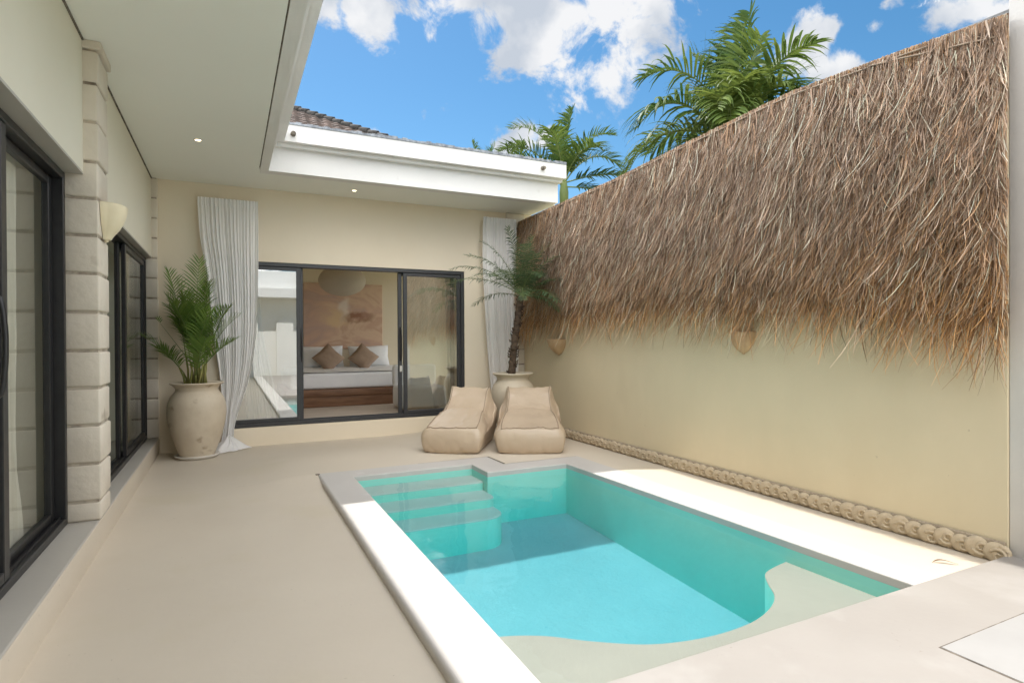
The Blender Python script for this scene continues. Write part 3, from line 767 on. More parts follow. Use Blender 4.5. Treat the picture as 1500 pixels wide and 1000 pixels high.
curtain('curtain', [(0, -.362, .362), (.15, -.335, .362), (.30, -.27, .355), (.55, -.19, .325), (.72, -.12, .24), (.85, -.09, .11), (.93, -.08, .045), (1, -.12, .05)], 8.60, 3.315, .03, 13, .024, M['curtain'],
        'white sheer curtain gathered and swept to the floor behind the left potted palm', 'white curtains either side of the bedroom door', (-.01, 8.53, .20, .17), seed=1)
curtain('curtain', [(0, 3.66, 4.25), (.2, 3.645, 4.26), (.5, 3.69, 4.27), (.75, 3.76, 4.27), (1, 3.84, 4.24)], 8.58, 3.40, .05, 11, .028, M['curtain'],
        'white sheer curtain hanging in the corner behind the trunk of the small palm', 'white curtains either side of the bedroom door', None, seed=5)
curtain('curtain', [(0, .0, .42), (.25, .05, .40), (.5, .10, .44), (.75, .16, .56), (1, .20, .66)], 9.08, 2.75, .26, 7, .035, M['curtain_in'],
        'cream indoor curtain behind the left glass of the bedroom door', 'cream curtains inside the glass doors', None, False, seed=8)
curtain('curtain', [(0, 3.16, 3.40), (.5, 3.18, 3.40), (1, 3.20, 3.40)], 9.02, 2.75, .26, 5, .03, M['curtain_in'],
        'narrow cream indoor curtain behind the right glass of the bedroom door', 'cream curtains inside the glass doors', None, False, seed=9)
curtain('curtain', [(0, 3.2, 4.55), (.5, 3.35, 4.50), (1, 3.4, 4.50)], -1.165, 2.58, .21, 12, .022, M['curtain_in'],
        'cream sheer curtain behind the near side door', 'cream curtains inside the glass doors', None, False, along='y', seed=12)

# ------------------------------------------------------------------ downlights
for (xx, yy, lab) in ((-.278, 6.869, 'small lit round downlight in the ceiling above the terrace'), (1.585, 8.28, 'small lit round downlight in the eave above the bedroom door')):
    d = thing('ceiling_light', (xx, yy, H), lab, 'ceiling light', 'downlights in the eaves')
    a = MB(); a.lathe([(.042, 0.0), (.042, -.005), (.034, -.007), (.028, -.004)], 24); a.build('trim', M['fascia'], d)
    a = MB(); a.lathe([(.0005, -.0045), (.027, -.0045)], 24); a.build('bulb', M['lit'], d)

# ------------------------------------------------------------------ wall sconces (half bowls open at the top)
def sconce(loc, rz, rad, hgt, m, label, group, flutes=7, cup=1.0):
    s = thing('wall_lamp', loc, label, 'wall lamp', group, rz)   # local +x points away from the wall
    c = MB(); n = 48; prof = [(.16, -hgt), (.26, -hgt * .985), (.40, -hgt * .90), (.62, -hgt * .72), (.82, -hgt * .48), (.95, -hgt * .22), (1.0, 0)]
    if cup < 1: prof = [(.22, -hgt), (.30, -hgt * .99), (.36, -hgt * .90), (.66, -hgt * .66), (.86, -hgt * .42), (.97, -hgt * .18), (1.0, 0)]
    k = len(prof)
    for inner_ in (0, 1):
        def fn(u, v, inner_=inner_):
            i = u * (k - 1); a = min(int(i), k - 2); t = i - a
            r = prof[a][0] + (prof[a+1][0] - prof[a][0]) * t; z = prof[a][1] + (prof[a+1][1] - prof[a][1]) * t
            th = -math.pi / 2 + math.pi * v
            rr = rad * r * (1 + .055 * abs(math.sin(th * flutes / 2 + math.pi / 2 * (flutes % 2 == 0))) * min(1, u * 2 + .2)) - inner_ * .012
            return (max(0, rr * math.cos(th)) * .92, rr * math.sin(th), z + inner_ * .008)
        c.grid(fn, 14, n, True, inner_ == 1)
    # rim
    c.grid(lambda u, v: (lambda th, rr: (max(0, rr * math.cos(th)) * .92, rr * math.sin(th), .0 + .008 * u))(-math.pi / 2 + math.pi * v, rad * (1 + .055 * abs(math.sin((-math.pi / 2 + math.pi * v) * flutes / 2))) - u * .012), 1, n)
    c.build('lamp_shade', m, s)
    b = MB(); b.lathe([(.0005, -hgt - .018), (.014, -hgt - .012), (.016, -hgt + .002)], 12, (rad * .07, 0, 0)); b.build('finial', m, s)
    return s
sconce((-.81, 5.10, 2.425), 0, .152, .245, M['lamp_cream'], 'cream fluted cup wall lamp on the block pillar', 'cup shaped wall lamps', 5, .9)
sconce((4.452, 7.54, 1.435), math.pi, .20, .22, M['lamp_tan'], 'tan half bowl wall lamp below the thatch beside the small palm', 'cup shaped wall lamps', 1)
sconce((4.452, 4.06, 1.50), math.pi, .142, .195, M['lamp_tan'], 'tan half bowl wall lamp with straw tips hanging over it', 'cup shaped wall lamps', 1)

# ------------------------------------------------------------------ courtyard wall, end pillar, border stones
yw = thing('courtyard_wall', (4.45, 5, 0), 'long cream rendered courtyard wall below the thatch', 'wall')
q = MB(); q.box(.0, .22, -3.05, 3.73, -.1, 3.36, .006, 1); q.build('wall', M['wall_yard'], yw)
q = MB(); q.box(-.022, .0, -3.04, 2.5, -.06, .135, .004, 1); q.build('stone_bed', M['mortar'], yw)
ep = thing('end_pillar', (4.46, 1.93, 0), 'pale plaster pillar at the right edge of the photo', 'pillar')
q = MB(); q.box(-.004, .45, -1.1, .0185, .0, 4.6, .006, 2); q.build('shaft', M['pillar_white'], ep)

def shell_mesh(flip):
    s = MB(); n = 20
    prof = [(.0, .024), (.35, .024), (.62, .023), (.84, .019), (.96, .011), (1.0, .0)]
    Rr = .066
    for (r, h_) in prof:
        for j in range(n):
            a = 2 * math.pi * j / n; rr = Rr * r * (1 + .05 * math.sin(a + .6)) ; s.v.append((-h_ - .004 * math.cos(a), rr * math.cos(a) * 1.12, rr * math.sin(a) * .98))
    for i in range(len(prof) - 1):
        for j in range(n): s.f.append((i*n + j, i*n + (j+1) % n, (i+1)*n + (j+1) % n, (i+1)*n + j)); s.sm.append(True)
    # spiral ridge curling to an eye near one side
    pts = []; rad = []
    for k in range(30):
        t = k / 29; a = flip * (t * 2.6 * math.pi) + (.5 if flip > 0 else -.5); r = .044 * (1 - t * .80)
        pts.append((-.029 + .003 * (1 - t), -.012 + r * math.cos(a), flip * -.012 + r * math.sin(a))); rad.append(.0100 * (1 - .35 * t))
    s.tube(pts, rad, 7)
    for k in range(5):
        a = 2.0 + k * .42; p = (-.014, Rr * .86 * math.cos(a) * 1.1 * -1 * -1, Rr * .86 * math.sin(a) * flip)
        s.tube([p, (-.019, p[1] * .86, p[2] * .86)], .006, 6)
    me = bpy.data.meshes.new('border_stone'); me.from_pydata(s.v, [], s.f); me.update(); me.polygons.foreach_set('use_smooth', s.sm); me.materials.append(M['snail'])
    return me
sh = [shell_mesh(1), shell_mesh(-1)]
proto = []
yy = 2.0; i = 0
while yy < 7.45:
    o = bpy.data.objects.new('border_stone', sh[i % 2]); put(o)
    o.location = (4.431, yy, .062 + random.uniform(-.004, .004))
    o.rotation_euler = (random.uniform(-.25, .25), 0, random.uniform(.10, .24))
    sc_ = random.uniform(.88, 1.12); o.scale = (1, sc_, sc_)
    tag(o, 'carved spiral border stone at the foot of the courtyard wall', 'border stone', 'carved spiral stones along the wall foot')
    yy += .0975 + random.uniform(-.004, .004); i += 1

# ------------------------------------------------------------------ thatch screen
th = thing('thatch_screen', (4.40, 5.2, 2.5), 'shaggy brown dry grass thatch hung over the courtyard wall', 'thatch')
TL = (4.40, 5.2, 2.5)
ytop = [(1.86, 3.445), (2.2, 3.475), (2.55, 3.505), (3.45, 3.56), (4.8, 3.505), (6.0, 3.445), (7.2, 3.425), (8.72, 3.40)]
yt_a = np.array([a for a, b in ytop]); yt_b = np.array([b for a, b in ytop])
def ztop(y): return np.interp(y, yt_a, yt_b)
tip_a = np.array([1.9, 2.25, 2.7, 3.2, 3.7, 4.1, 4.5, 5.0, 5.7, 6.3, 7.0, 7.6, 8.2, 8.7])
tip_b = np.array([1.37, 1.43, 1.49, 1.53, 1.56, 1.55, 1.60, 1.63, 1.61, 1.57, 1.56, 1.56, 1.50, 1.46])
def ztip(y): return np.interp(y, tip_a, tip_b)
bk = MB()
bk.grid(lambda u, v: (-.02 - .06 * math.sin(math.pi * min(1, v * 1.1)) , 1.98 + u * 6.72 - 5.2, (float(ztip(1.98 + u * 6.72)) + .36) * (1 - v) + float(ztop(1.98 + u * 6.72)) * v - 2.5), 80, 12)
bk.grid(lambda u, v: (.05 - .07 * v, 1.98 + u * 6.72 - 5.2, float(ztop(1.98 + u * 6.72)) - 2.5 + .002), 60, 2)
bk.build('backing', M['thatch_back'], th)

def strands(n, seed):
    rg = np.random.default_rng(seed)
    y = rg.uniform(1.90, 8.70, n)
    # near strands get more of the count
    near = rg.random(n) < .30
    y = np.where(near, 1.90 + (rg.random(n) ** 1.5) * 4.0, y)
    top = ztop(y); tip = ztip(y)
    k = rg.random(n) ** .92                        # 0 at the top, 1 at the lowest rows
    L = rg.uniform(.12, .34, n) * (1 + .5 * rg.random(n) ** 3)
    clump = np.array([mnoise.noise((float(a) * 2.2, float(b) * 2.0, 3.1)) for a, b in zip(y, k * 2)])
    clump2 = np.array([mnoise.noise((float(a) * 9.0, float(b) * 5.0, 7.7)) for a, b in zip(y, k * 2)])
    clump3 = np.array([mnoise.noise((float(a) * 24.0, float(b) * 12.0, 1.7)) for a, b in zip(y, k * 2)])
    zr = top - .01 - k * (top - tip - .27)
    zend = zr - L
    lowlim = tip + .05 + np.abs(rg.normal(0, .19, n)) + .15 * clump2 + .06 * clump3 - np.where(rg.random(n) < .05, rg.uniform(0, .25, n), 0)
    L = np.where(zend < lowlim, np.maximum(.10, zr - lowlim), L)
    stray = rg.random(n) < .022                     # long fresh stems trailing below the fringe
    zr = np.where(stray, tip + rg.uniform(.25, .5, n), zr); L = np.where(stray, rg.uniform(.28, .60, n), L); k = np.where(stray, 1.0, k)
    first = rg.random(n) < .12                      # neat combed strands tied at the very top
    zr = np.where(first, top - rg.uniform(0, .02, n), zr); L = np.where(first, rg.uniform(.18, .5, n), L)
    xr = -.03 - .05 * np.sin(np.pi * np.clip(k * 1.05, 0, 1)) - rg.random(n) * .06 - .045 * clump2 - .03 * clump3
    xr = np.where(first, -.035 - rg.random(n) * .025, xr)
    lean = rg.normal(.02, .19, n) + .10 * k + .20 * clump + .22 * clump2
    lean = np.where(first, rg.normal(.0, .045, n), lean)
    outw = rg.uniform(.02, .26, n) * np.where(first, .2, 1); curl = rg.normal(0, .15, n); curl2 = rg.normal(-.03, .10, n)
    wild = rg.random(n) < .10
    curl = np.where(wild, curl * 2.6, curl); lean = np.where(wild, lean * 1.8, lean)
    wd = rg.uniform(.0013, .0037, n) * np.where(rg.random(n) < .10, 1.5, 1)
    S = 6
    t = np.linspace(0, 1, S)[None, :]
    Lc = L[:, None]
    Yp = y[:, None] + lean[:, None] * Lc * t + curl[:, None] * Lc * t ** 2.5
    Zp = zr[:, None] - Lc * t * (1 - .12 * np.abs(lean[:, None]))
    Xp = xr[:, None] - outw[:, None] * t ** 1.3 * Lc + curl2[:, None] * Lc * t ** 3
    Xp = np.minimum(Xp, .035)
    # the end of the screen is trimmed along the pillar: strands that would cross it lie further in
    over = np.max(1.944 + (Xp - .046) * .433 - Yp, axis=1)
    over = np.where(over > 0, over * rg.uniform(1.0, 1.12, n) + .01 * rg.random(n), 0)
    Yp = Yp + over[:, None]
    rot = rg.uniform(-1.1, 1.1, n)[:, None]
    wv_ = (wd[:, None] * (1 - .75 * t ** 3))
    ax = np.sin(rot) * wv_; ay = np.cos(rot) * wv_
    P = np.empty((n, S, 2, 3), np.float32)
    P[:, :, 0, 0] = Xp - ax; P[:, :, 0, 1] = Yp - ay - 5.2; P[:, :, 0, 2] = Zp - 2.5
    P[:, :, 1, 0] = Xp + ax; P[:, :, 1, 1] = Yp + ay - 5.2; P[:, :, 1, 2] = Zp - 2.5
    # colours: weathered grey brown above, fresher ochre towards the lower fringe and under the eave
    grey = np.array([.45, .32, .232]); tan = np.array([.60, .335, .138]); pale = np.array([.84, .68, .53]); dark = np.array([.12, .078, .052])
    fresh = np.clip((k - .42) * 1.5, 0, 1) ** 1.2 * .80 + np.where(stray, .3, 0) + np.where(y > 7.55, .55, 0) * rg.random(n) + rg.normal(.10, .20, n)
    fresh += np.exp(-((y - 2.2) / .7) ** 2) * .35 * k
    fresh = np.clip(fresh, 0, 1)[:, None]
    c = grey * (1 - fresh) + tan * fresh
    u = rg.random(n)[:, None]
    c = np.where(u < .22, c * .25 + pale * .75, c); c = np.where(u > .70, c * .35 + dark * .65, c)
    c = c * rg.uniform(.48, 1.48, n)[:, None] * (1 + .16 * clump[:, None])
    C = np.ones((n, S, 2, 4), np.float32); C[..., :3] = np.clip(c, .02, .8)[:, None, None, :]
    base = (np.arange(n) * S * 2)[:, None, None]; j = np.arange(S - 1)[None, :, None] * 2
    Q = (base + j + np.array([0, 1, 3, 2])[None, None, :]).reshape(-1)
    me = bpy.data.meshes.new('thatch')
    nv = n * S * 2; nf = n * (S - 1)
    me.vertices.add(nv); me.vertices.foreach_set('co', P.reshape(-1))
    me.loops.add(nf * 4); me.loops.foreach_set('vertex_index', Q.astype(np.int32))
    me.polygons.add(nf); me.polygons.foreach_set('loop_start', (np.arange(nf) * 4).astype(np.int32))
    at = me.color_attributes.new('straw', 'FLOAT_COLOR', 'POINT'); at.data.foreach_set('color', C.reshape(-1))
    me.update(); me.validate()
    me.materials.append(M['straw'])
    return me
put(bpy.data.objects.new('thatch', strands(145000, 5)), th)
la = MB()
def lath(y0, y1, dz0, dz1, x=-.075, r=.007):
    n = 24; la.tube([(x + .004 * math.sin(i), y0 + (y1 - y0) * i / n - 5.2, float(ztop(y0 + (y1 - y0) * i / n)) - (dz0 + (dz1 - dz0) * i / n) - 2.5) for i in range(n + 1)], r, 6)
lath(2.35, 8.4, .05, .05); lath(1.95, 2.75, .14, .05, -.085)
la.build('binding_lath', M['lath'], th)
gs = MB()
for i in range(5):
    gs.tube([(.02 + .05 * i, 1.94 - 5.2, 3.47 + .028 * i - 2.5), (.02 + .05 * i, 3.4 - 5.2, 3.53 + .020 * i - 2.5)], .012, 5)
gs.build('top_slat', M['grey_slat'], th)

# ------------------------------------------------------------------ palms
class Leafy:
    def __init__(s): s.v = []; s.f = []; s.t = []
    def blade(s, p0, d, length, width, droop, nrm, tint, seg=4, tw=0.0):
        p = Vector(p0); d = Vector(d).normalized(); k0 = len(s.v)
        side = d.cross(nrm)
        if side.length < 1e-4: side = d.cross(Vector((1, 0, 0)))
        side.normalize()
        st_ = length / seg
        for i in range(seg + 1):
            t = i / seg
            wv2 = width * (1 - abs(2 * (t * .92 + .12) - 1) ** 2.2) * .5 + .0006
            s.v += [tuple(p - side * wv2), tuple(p + side * wv2)]; s.t += [tint, tint]
            d = (d + Vector((0, 0, -droop * st_ * (1 + t)))).normalized()
            p = p + d * st_
        for i in range(seg):
            a = k0 + 2 * i; s.f.append((a, a + 1, a + 3, a + 2))
    def build(s, name, m, parent):
        me = bpy.data.meshes.new(name); me.from_pydata(s.v, [], s.f); me.update()
        at = me.attributes.new('tint', 'FLOAT', 'POINT'); at.data.foreach_set('value', s.t)
        me.polygons.foreach_set('use_smooth', [True] * len(s.f))
        me.materials.append(m); return put(bpy.data.objects.new(name, me), parent)

def frond(lf, rc, base, d0, length, droop, pairs, leaf_len, leaf_w, leaf_droop, start=.22, vee=.55, fwd=.75, rad=.008, tint=.3, jitter=.12, seg=16, rg=random, lseg=4, wind=None):
    d = Vector(d0).normalized(); p = Vector(base); pts = [p.copy()]; dirs = [d.copy()]
    st_ = length / seg
    for i in range(seg):
        t = i / seg
        d = (d + Vector((0, 0, -droop * st_ * (.4 + 1.3 * t)))).normalized()
        if wind is not None: d = (d + Vector(wind) * st_).normalized()
        p = p + d * st_; pts.append(p.copy()); dirs.append(d.copy())
    rc.tube([tuple(q) for q in pts], [rad * (1 - .8 * i / seg) for i in range(seg + 1)], 5, False)
    hz = d0.cross(Vector((0, 0, 1))) if isinstance(d0, Vector) else Vector(d0).cross(Vector((0, 0, 1)))
    if hz.length < .05: hz = Vector((1, 0, 0))
    hz.normalize()
    for k in range(pairs):
        t = start + (1 - start) * (k + .5) / pairs
        i = t * seg; a = min(int(i), seg - 1); pp = pts[a].lerp(pts[a+1], i - a); dd = dirs[a]
        side = dd.cross(Vector((0, 0, 1)))
        if side.length < .15: side = hz.copy()
        side.normalize(); up = side.cross(dd).normalized()
        s_t = (t - start) / (1 - start)
        ll = leaf_len * (math.sin(math.pi * (.14 + .80 * s_t)) ** .7) * rg.uniform(.85, 1.1)
        f = fwd * (.7 + .9 * s_t)
        for sg in (1, -1):
            dv = side * sg + up * (vee + rg.uniform(-jitter, jitter)) + dd * (f + rg.uniform(-jitter, jitter)) + Vector((rg.uniform(-1, 1), rg.uniform(-1, 1), rg.uniform(-1, 1))) * jitter * .6
            lf.blade(pp, dv, ll, leaf_w * rg.uniform(.8, 1.15), leaf_droop * rg.uniform(.6, 1.4), up, min(1, max(0, tint + rg.uniform(-.22, .28))), lseg)

def cdir(r, u, d=0.0):
    """direction built from the photo's right / up / away"""
    return R0 * r + Vector((0, 0, 1)) * u + Vector((Fv.x, Fv.y, 0)) * d

def pot(loc, m, label, saucer=True, rz=0):
    o = thing('plant_pot', loc, label, 'plant pot', 'cream urn shaped pots')
    o.rotation_euler = (0, 0, rz)
    z0 = .03 if saucer else .0
    prof = [(.0, z0), (.185, z0), (.20, z0 + .02), (.235, z0 + .12), (.285, z0 + .28), (.32, z0 + .44), (.328, z0 + .55), (.318, z0 + .65), (.285, z0 + .735), (.245, z0 + .785), (.236, z0 + .81), (.245, z0 + .845),
            (.275, z0 + .872), (.295, z0 + .885), (.297, z0 + .898), (.285, z0 + .903), (.255, z0 + .885), (.225, z0 + .83), (.222, z0 + .80)]
    prof2 = []
    pp = [(a[0], a[1]) for a in prof]
    prof2 = catmull(pp, 3)
    c = MB(); c.lathe([(max(0, r), z) for r, z in prof2], 56, (0, 0, 0), lambda a, z: .006 * math.sin(a * 2 + z * 3) + .004 * math.sin(a * 5 + z * 9)); c.build('urn', m, o)
    s2 = MB(); s2.lathe([(.0005, z0 + .825), (.226, z0 + .82)], 32); s2.build('soil', M['soil'], o)
    if saucer:
        s3 = MB(); s3.lathe([(.0005, .006), (.20, .006), (.215, .0), (.24, .022), (.256, .042), (.25, .046), (.232, .030), (.0005, .026)], 44); s3.build('saucer', M['saucer'], o)
    return o
P1 = (-.365, 8.22, 0.0)
pot(P1, M['pot'], 'mottled cream urn pot on a white saucer by the left curtain')
P2 = (3.765, 7.73, deck_z(3.765, 7.73))
pot(P2, M['pot_plain'], 'plain cream urn pot behind the two tan loungers', False, .7)

# areca palm in the left pot
rg = random.Random(21)
ar = thing('potted_palm', (P1[0], P1[1], .85), 'bushy green areca palm growing in the mottled pot', 'palm')
lf = Leafy(); rc = MB(); cs = MB()
spec = [(-.95, 1.15, -.1, 1.35), (-.62, 1.5, .2, 1.65), (-.35, 1.7, -.2, 1.75), (.12, 1.9, .1, 1.75), (.30, 1.6, -.25, 1.75), (.45, 1.35, .2, 1.65), (-1.0, .85, .25, 1.1), (.72, .95, -.2, 1.15), (.85, .80, .3, 1.1),
        (-.9, .55, -.4, .95), (-.75, .35, .1, .85), (.6, .6, -.5, .95), (-.1, 1.3, -.6, 1.3), (.1, 1.5, .6, 1.4), (-.5, 1.2, .5, 1.35), (.4, .9, .6, 1.1), (-.3, .9, -.7, 1.0), (.9, .45, .0, .9), (-.8, .75, .3, 1.15), (.65, 1.2, .1, 1.3), (-.65, 1.0, -.3, 1.2), (.5, .7, .2, 1.0), (-.2, 1.9, .0, 1.5), (.25, 1.0, -.7, 1.0)]
for i, (r, u, d, L) in enumerate(spec):
    a = rg.uniform(0, 6.28); rr = rg.uniform(.02, .15)
    b0 = Vector((rr * math.cos(a), rr * math.sin(a), 0))
    dv = cdir(r * .42, u * 1.08, d * .45)
    top = b0 + Vector((dv.x * .18, dv.y * .18, rg.uniform(.25, .5) if u > .7 else rg.uniform(.12, .3)))
    cs.tube([tuple(b0), tuple(b0.lerp(top, .5) + Vector((.01, 0, .02))), tuple(top)], [.014, .012, .008], 7)
    frond(lf, rc, top, dv, L * rg.uniform(.56, .68), .85 if u > 1 else 1.1, 24, .28, .0130, 1.6, .18, .55, 1.0, .006, .45, .12, 16, rg)
frond(lf, rc, Vector((-.05, 0, .3)), cdir(-.75, 1.0, 0), .72, .05, 4, .1, .012, .5, .9, rad=.005, rg=rg)
lf.build('foliage', M['leaf_areca'], ar); rc.build('rachis', M['petiole'], ar); cs.build('canes', M['stem'], ar)

# pygmy date palm in the right pot
rg = random.Random(5)
dp = thing('potted_palm', (P2[0], P2[1], .84 + P2[2]), 'pygmy date palm on a dark leaning trunk in the plain pot', 'palm')
tr = MB(); pts = [(-.02, 0, -.02), (-.005, 0, .22), (.025, .0, .48), (.065, 0, .78), (.10, .0, 1.05), (.125, 0, 1.20)]
pts = [tuple(R0 * p[0] + Vector((0, 0, p[2]))) for p in catmull(pts, 7)]
tr.tube(pts, [.053 + .005 * (i % 2) + .005 * math.sin(i * 2.1) - .006 * (i / len(pts)) for i in range(len(pts))], 10)
for i in range(90):
    t = rg.random(); j = min(int(t * (len(pts) - 1)), len(pts) - 2); p = Vector(pts[j]); a = rg.uniform(0, 6.28)
    q = p + Vector((math.cos(a), math.sin(a), 0)) * .062
    tr.tube([tuple(q), tuple(q + Vector((math.cos(a) * .022, math.sin(a) * .022, .035)))], [.014, .004], 5)
tr.build('trunk', M['trunk'], dp)
lf = Leafy(); rc = MB(); crown = Vector(pts[-1])
sp = [(-1.0, .62, -.2, 1.15, 1.0), (-.95, .95, .1, 1.1, 1.0), (-.85, 1.3, -.15, 1.0, 1.1), (-.6, 1.6, .0, .95, 1.2), (-.25, 2.0, -.2, .95, 1.1), (.2, 2.0, .2, .9, 1.1), (.5, 1.5, -.1, .9, 1.3), (.75, 1.1, .15, .9, 1.3),
      (.95, .7, -.2, .85, 1.4), (1.0, .35, .0, .8, 1.5), (-.8, .30, .35, .8, 1.3), (.3, .9, -.9, .9, 1.5), (-.4, .9, -.9, .95, 1.4), (.0, .55, -1.0, .85, 1.6), (.6, .4, -.8, .8, 1.5), (-.35, 1.1, .7, .9, 1.3), (.4, 1.0, .7, .9, 1.3),
      (.85, .1, -.6, .7, 1.5), (.1, 1.4, -.7, .9, 1.3), (.7, 1.3, -.4, .9, 1.3), (.85, .75, -.5, .95, 1.3), (1.0, .9, .1, .95, 1.2), (.9, .5, .3, .9, 1.3), (1.0, .15, -.3, .8, 1.4), (.8, 1.4, .2, .95, 1.2), (.95, .05, .2, .7, 1.5), (-.7, .8, -.6, .95, 1.2), (.6, .9, .4, .85, 1.3), (.15, .9, -.5, .8, 1.4)]
for (r, u, d, L, dr) in sp:
    frond(lf, rc, crown + Vector((rg.uniform(-.03, .03), rg.uniform(-.03, .03), rg.uniform(-.05, .03))), cdir(r, u, d), L * 1.08, dr * 1.0, 34, .215, .0105, 2.6, .16, .22, .55, .006, .25, .18, 16, rg, 3)
lf.build('foliage', M['leaf_date'], dp); rc.build('rachis', M['petiole'], dp)

# tall palms beyond the walls
def outdoor_palm(loc, crown_z, trunk_r, fronds, label, seed, leaf_len=.55, leaf_w=.045, pairs=38, tint=.25, lean=(0, 0), fs=1.15):
    rg = random.Random(seed)
    o = thing('palm_tree', (loc[0], loc[1], -.06), label, 'palm tree', 'palms standing beyond the walls')
    t = MB(); n = 14
    t.tube([(lean[0] * (i / n) ** 2, lean[1] * (i / n) ** 2, crown_z * i / n) for i in range(n + 1)], [trunk_r * (1.35 - .55 * i / n) for i in range(n + 1)], 12)
    t.build('trunk', M['trunk_grey'], o)
    lf = Leafy(); rc = MB(); c = Vector((lean[0], lean[1], crown_z))
    cs2 = MB(); cs2.tube([tuple(c + Vector((0, 0, -.05))), tuple(c + Vector((0, 0, .35))), tuple(c + Vector((0, 0, .75)))], [trunk_r * .85, trunk_r * .9, trunk_r * .35], 12); cs2.build('crownshaft', M['petiole'], o)
    for (r, u, d, L, dr, ti) in fronds:
        frond(lf, rc, c + Vector((rg.uniform(-.04, .04), rg.uniform(-.04, .04), .55 + rg.uniform(-.12, .12))), cdir(r, u, d), L * fs, dr, pairs, leaf_len, leaf_w, 1.5, .20, .75, .8, .020, ti, .16, 18, rg, 5)
    lf.build('foliage', M['leaf_out'], o); rc.build('rachis', M['petiole'], o)
    return o
BP = (7.68, 7.2)
outdoor_palm(BP, 4.08, .14, [(.28, 2.6, .1, 2.15, .25, .25), (.10, 2.9, -.2, 1.8, .35, .3), (-.55, 1.6, .0, 1.95, 1.0, .3), (-.85, 1.2, -.3, 1.95, 1.05, .2), (-.95, .8, .2, 1.85, 1.1, .45), (.75, 1.2, -.1, 1.75, .7, .3), (1.0, .55, .0, 2.1, .35, .3), (.9, 1.0, -.2, 1.9, .6, .25),
                            (1.0, .85, .1, 2.15, .45, .35), (.9, .55, -.3, 1.6, .8, .2), (-.15, 1.6, -.7, 1.5, 1.3, .75), (-.45, 1.2, -.7, 1.5, 1.3, .7), (.25, 1.3, -.8, 1.4, 1.2, .45), (.0, 1.2, .9, 1.7, .8, .2), (.5, 1.3, .7, 1.7, .8, .2),
                            (-.6, 1.1, .7, 1.6, 1.0, .2), (-1.0, .35, -.1, 1.5, 1.0, .3), (.15, 2.0, -.35, 1.5, .8, .5), (-.3, 2.0, .2, 1.6, .8, .35), (.5, 1.9, .1, 1.6, .7, .3), (-.75, .5, -.6, 1.4, 1.1, .35), (.55, .8, -.6, 1.4, .9, .25), (.62, 1.6, .2, 1.9, .65, .25), (.85, .95, .3, 2.0, .5, .2), (-.2, 1.4, .4, 1.7, .9, .2), (.35, 1.5, -.5, 1.7, .9, .45), (.8, .65, -.4, 1.9, .6, .35), (-.35, .8, -.8, 1.5, 1.1, .6), (.1, .9, -.9, 1.4, 1.2, .55), (.05, 2.4, .3, 1.7, .5, .2)],
             'largest palm, with a tall upright frond, rising behind the thatched wall', 3, .82, .052, 34)
SP = (7.23, 12.0)
outdoor_palm(SP, 4.66, .12, [(-.75, 1.5, .0, 1.8, 1.0, .3), (-.55, 1.9, .2, 1.8, .95, .3), (-.9, 1.1, -.2, 1.7, 1.0, .25), (.15, 2.2, .1, 1.6, .8, .3), (.5, 1.7, -.1, 1.6, 1.15, .25), (.75, 1.3, .1, 1.5, 1.25, .2), (.3, 1.6, .6, 1.5, 1.1, .25), (-.2, 1.6, -.5, 1.5, 1.2, .4),
                            (.9, .25, -.2, 1.3, .35, .15), (1.0, .05, .2, 1.2, .4, .15), (.45, 1.2, -.6, 1.4, 1.3, .35)],
             'mid sized palm with arching fronds behind the corner of the roof and the thatch', 8, .55, .042, 40)
outdoor_palm((6.17, 14.5), 4.85, .10, [(-.25, 2.0, .0, 1.25, .6, .4), (.25, 1.9, .0, 1.2, .9, .4), (-.7, 1.1, .0, 1.0, 1.2, .4), (.8, 1.0, .1, .9, 1.2, .4)], 'small palm showing only its frond tips over the roof edge', 12, .42, .05, 24)
outdoor_palm((6.25, 12.6), 4.15, .10, [(-.55, 1.6, .0, 1.35, 1.1, .9), (.05, 1.7, .1, 1.4, .9, .75), (-.9, .9, .0, 1.2, 1.1, .85), (.5, 1.2, .0, 1.2, 1.1, .7), (-.2, 2.2, -.2, 1.25, .6, .6)], 'yellow green young palm at the left of the mid sized palm', 15, .42, .042, 26)

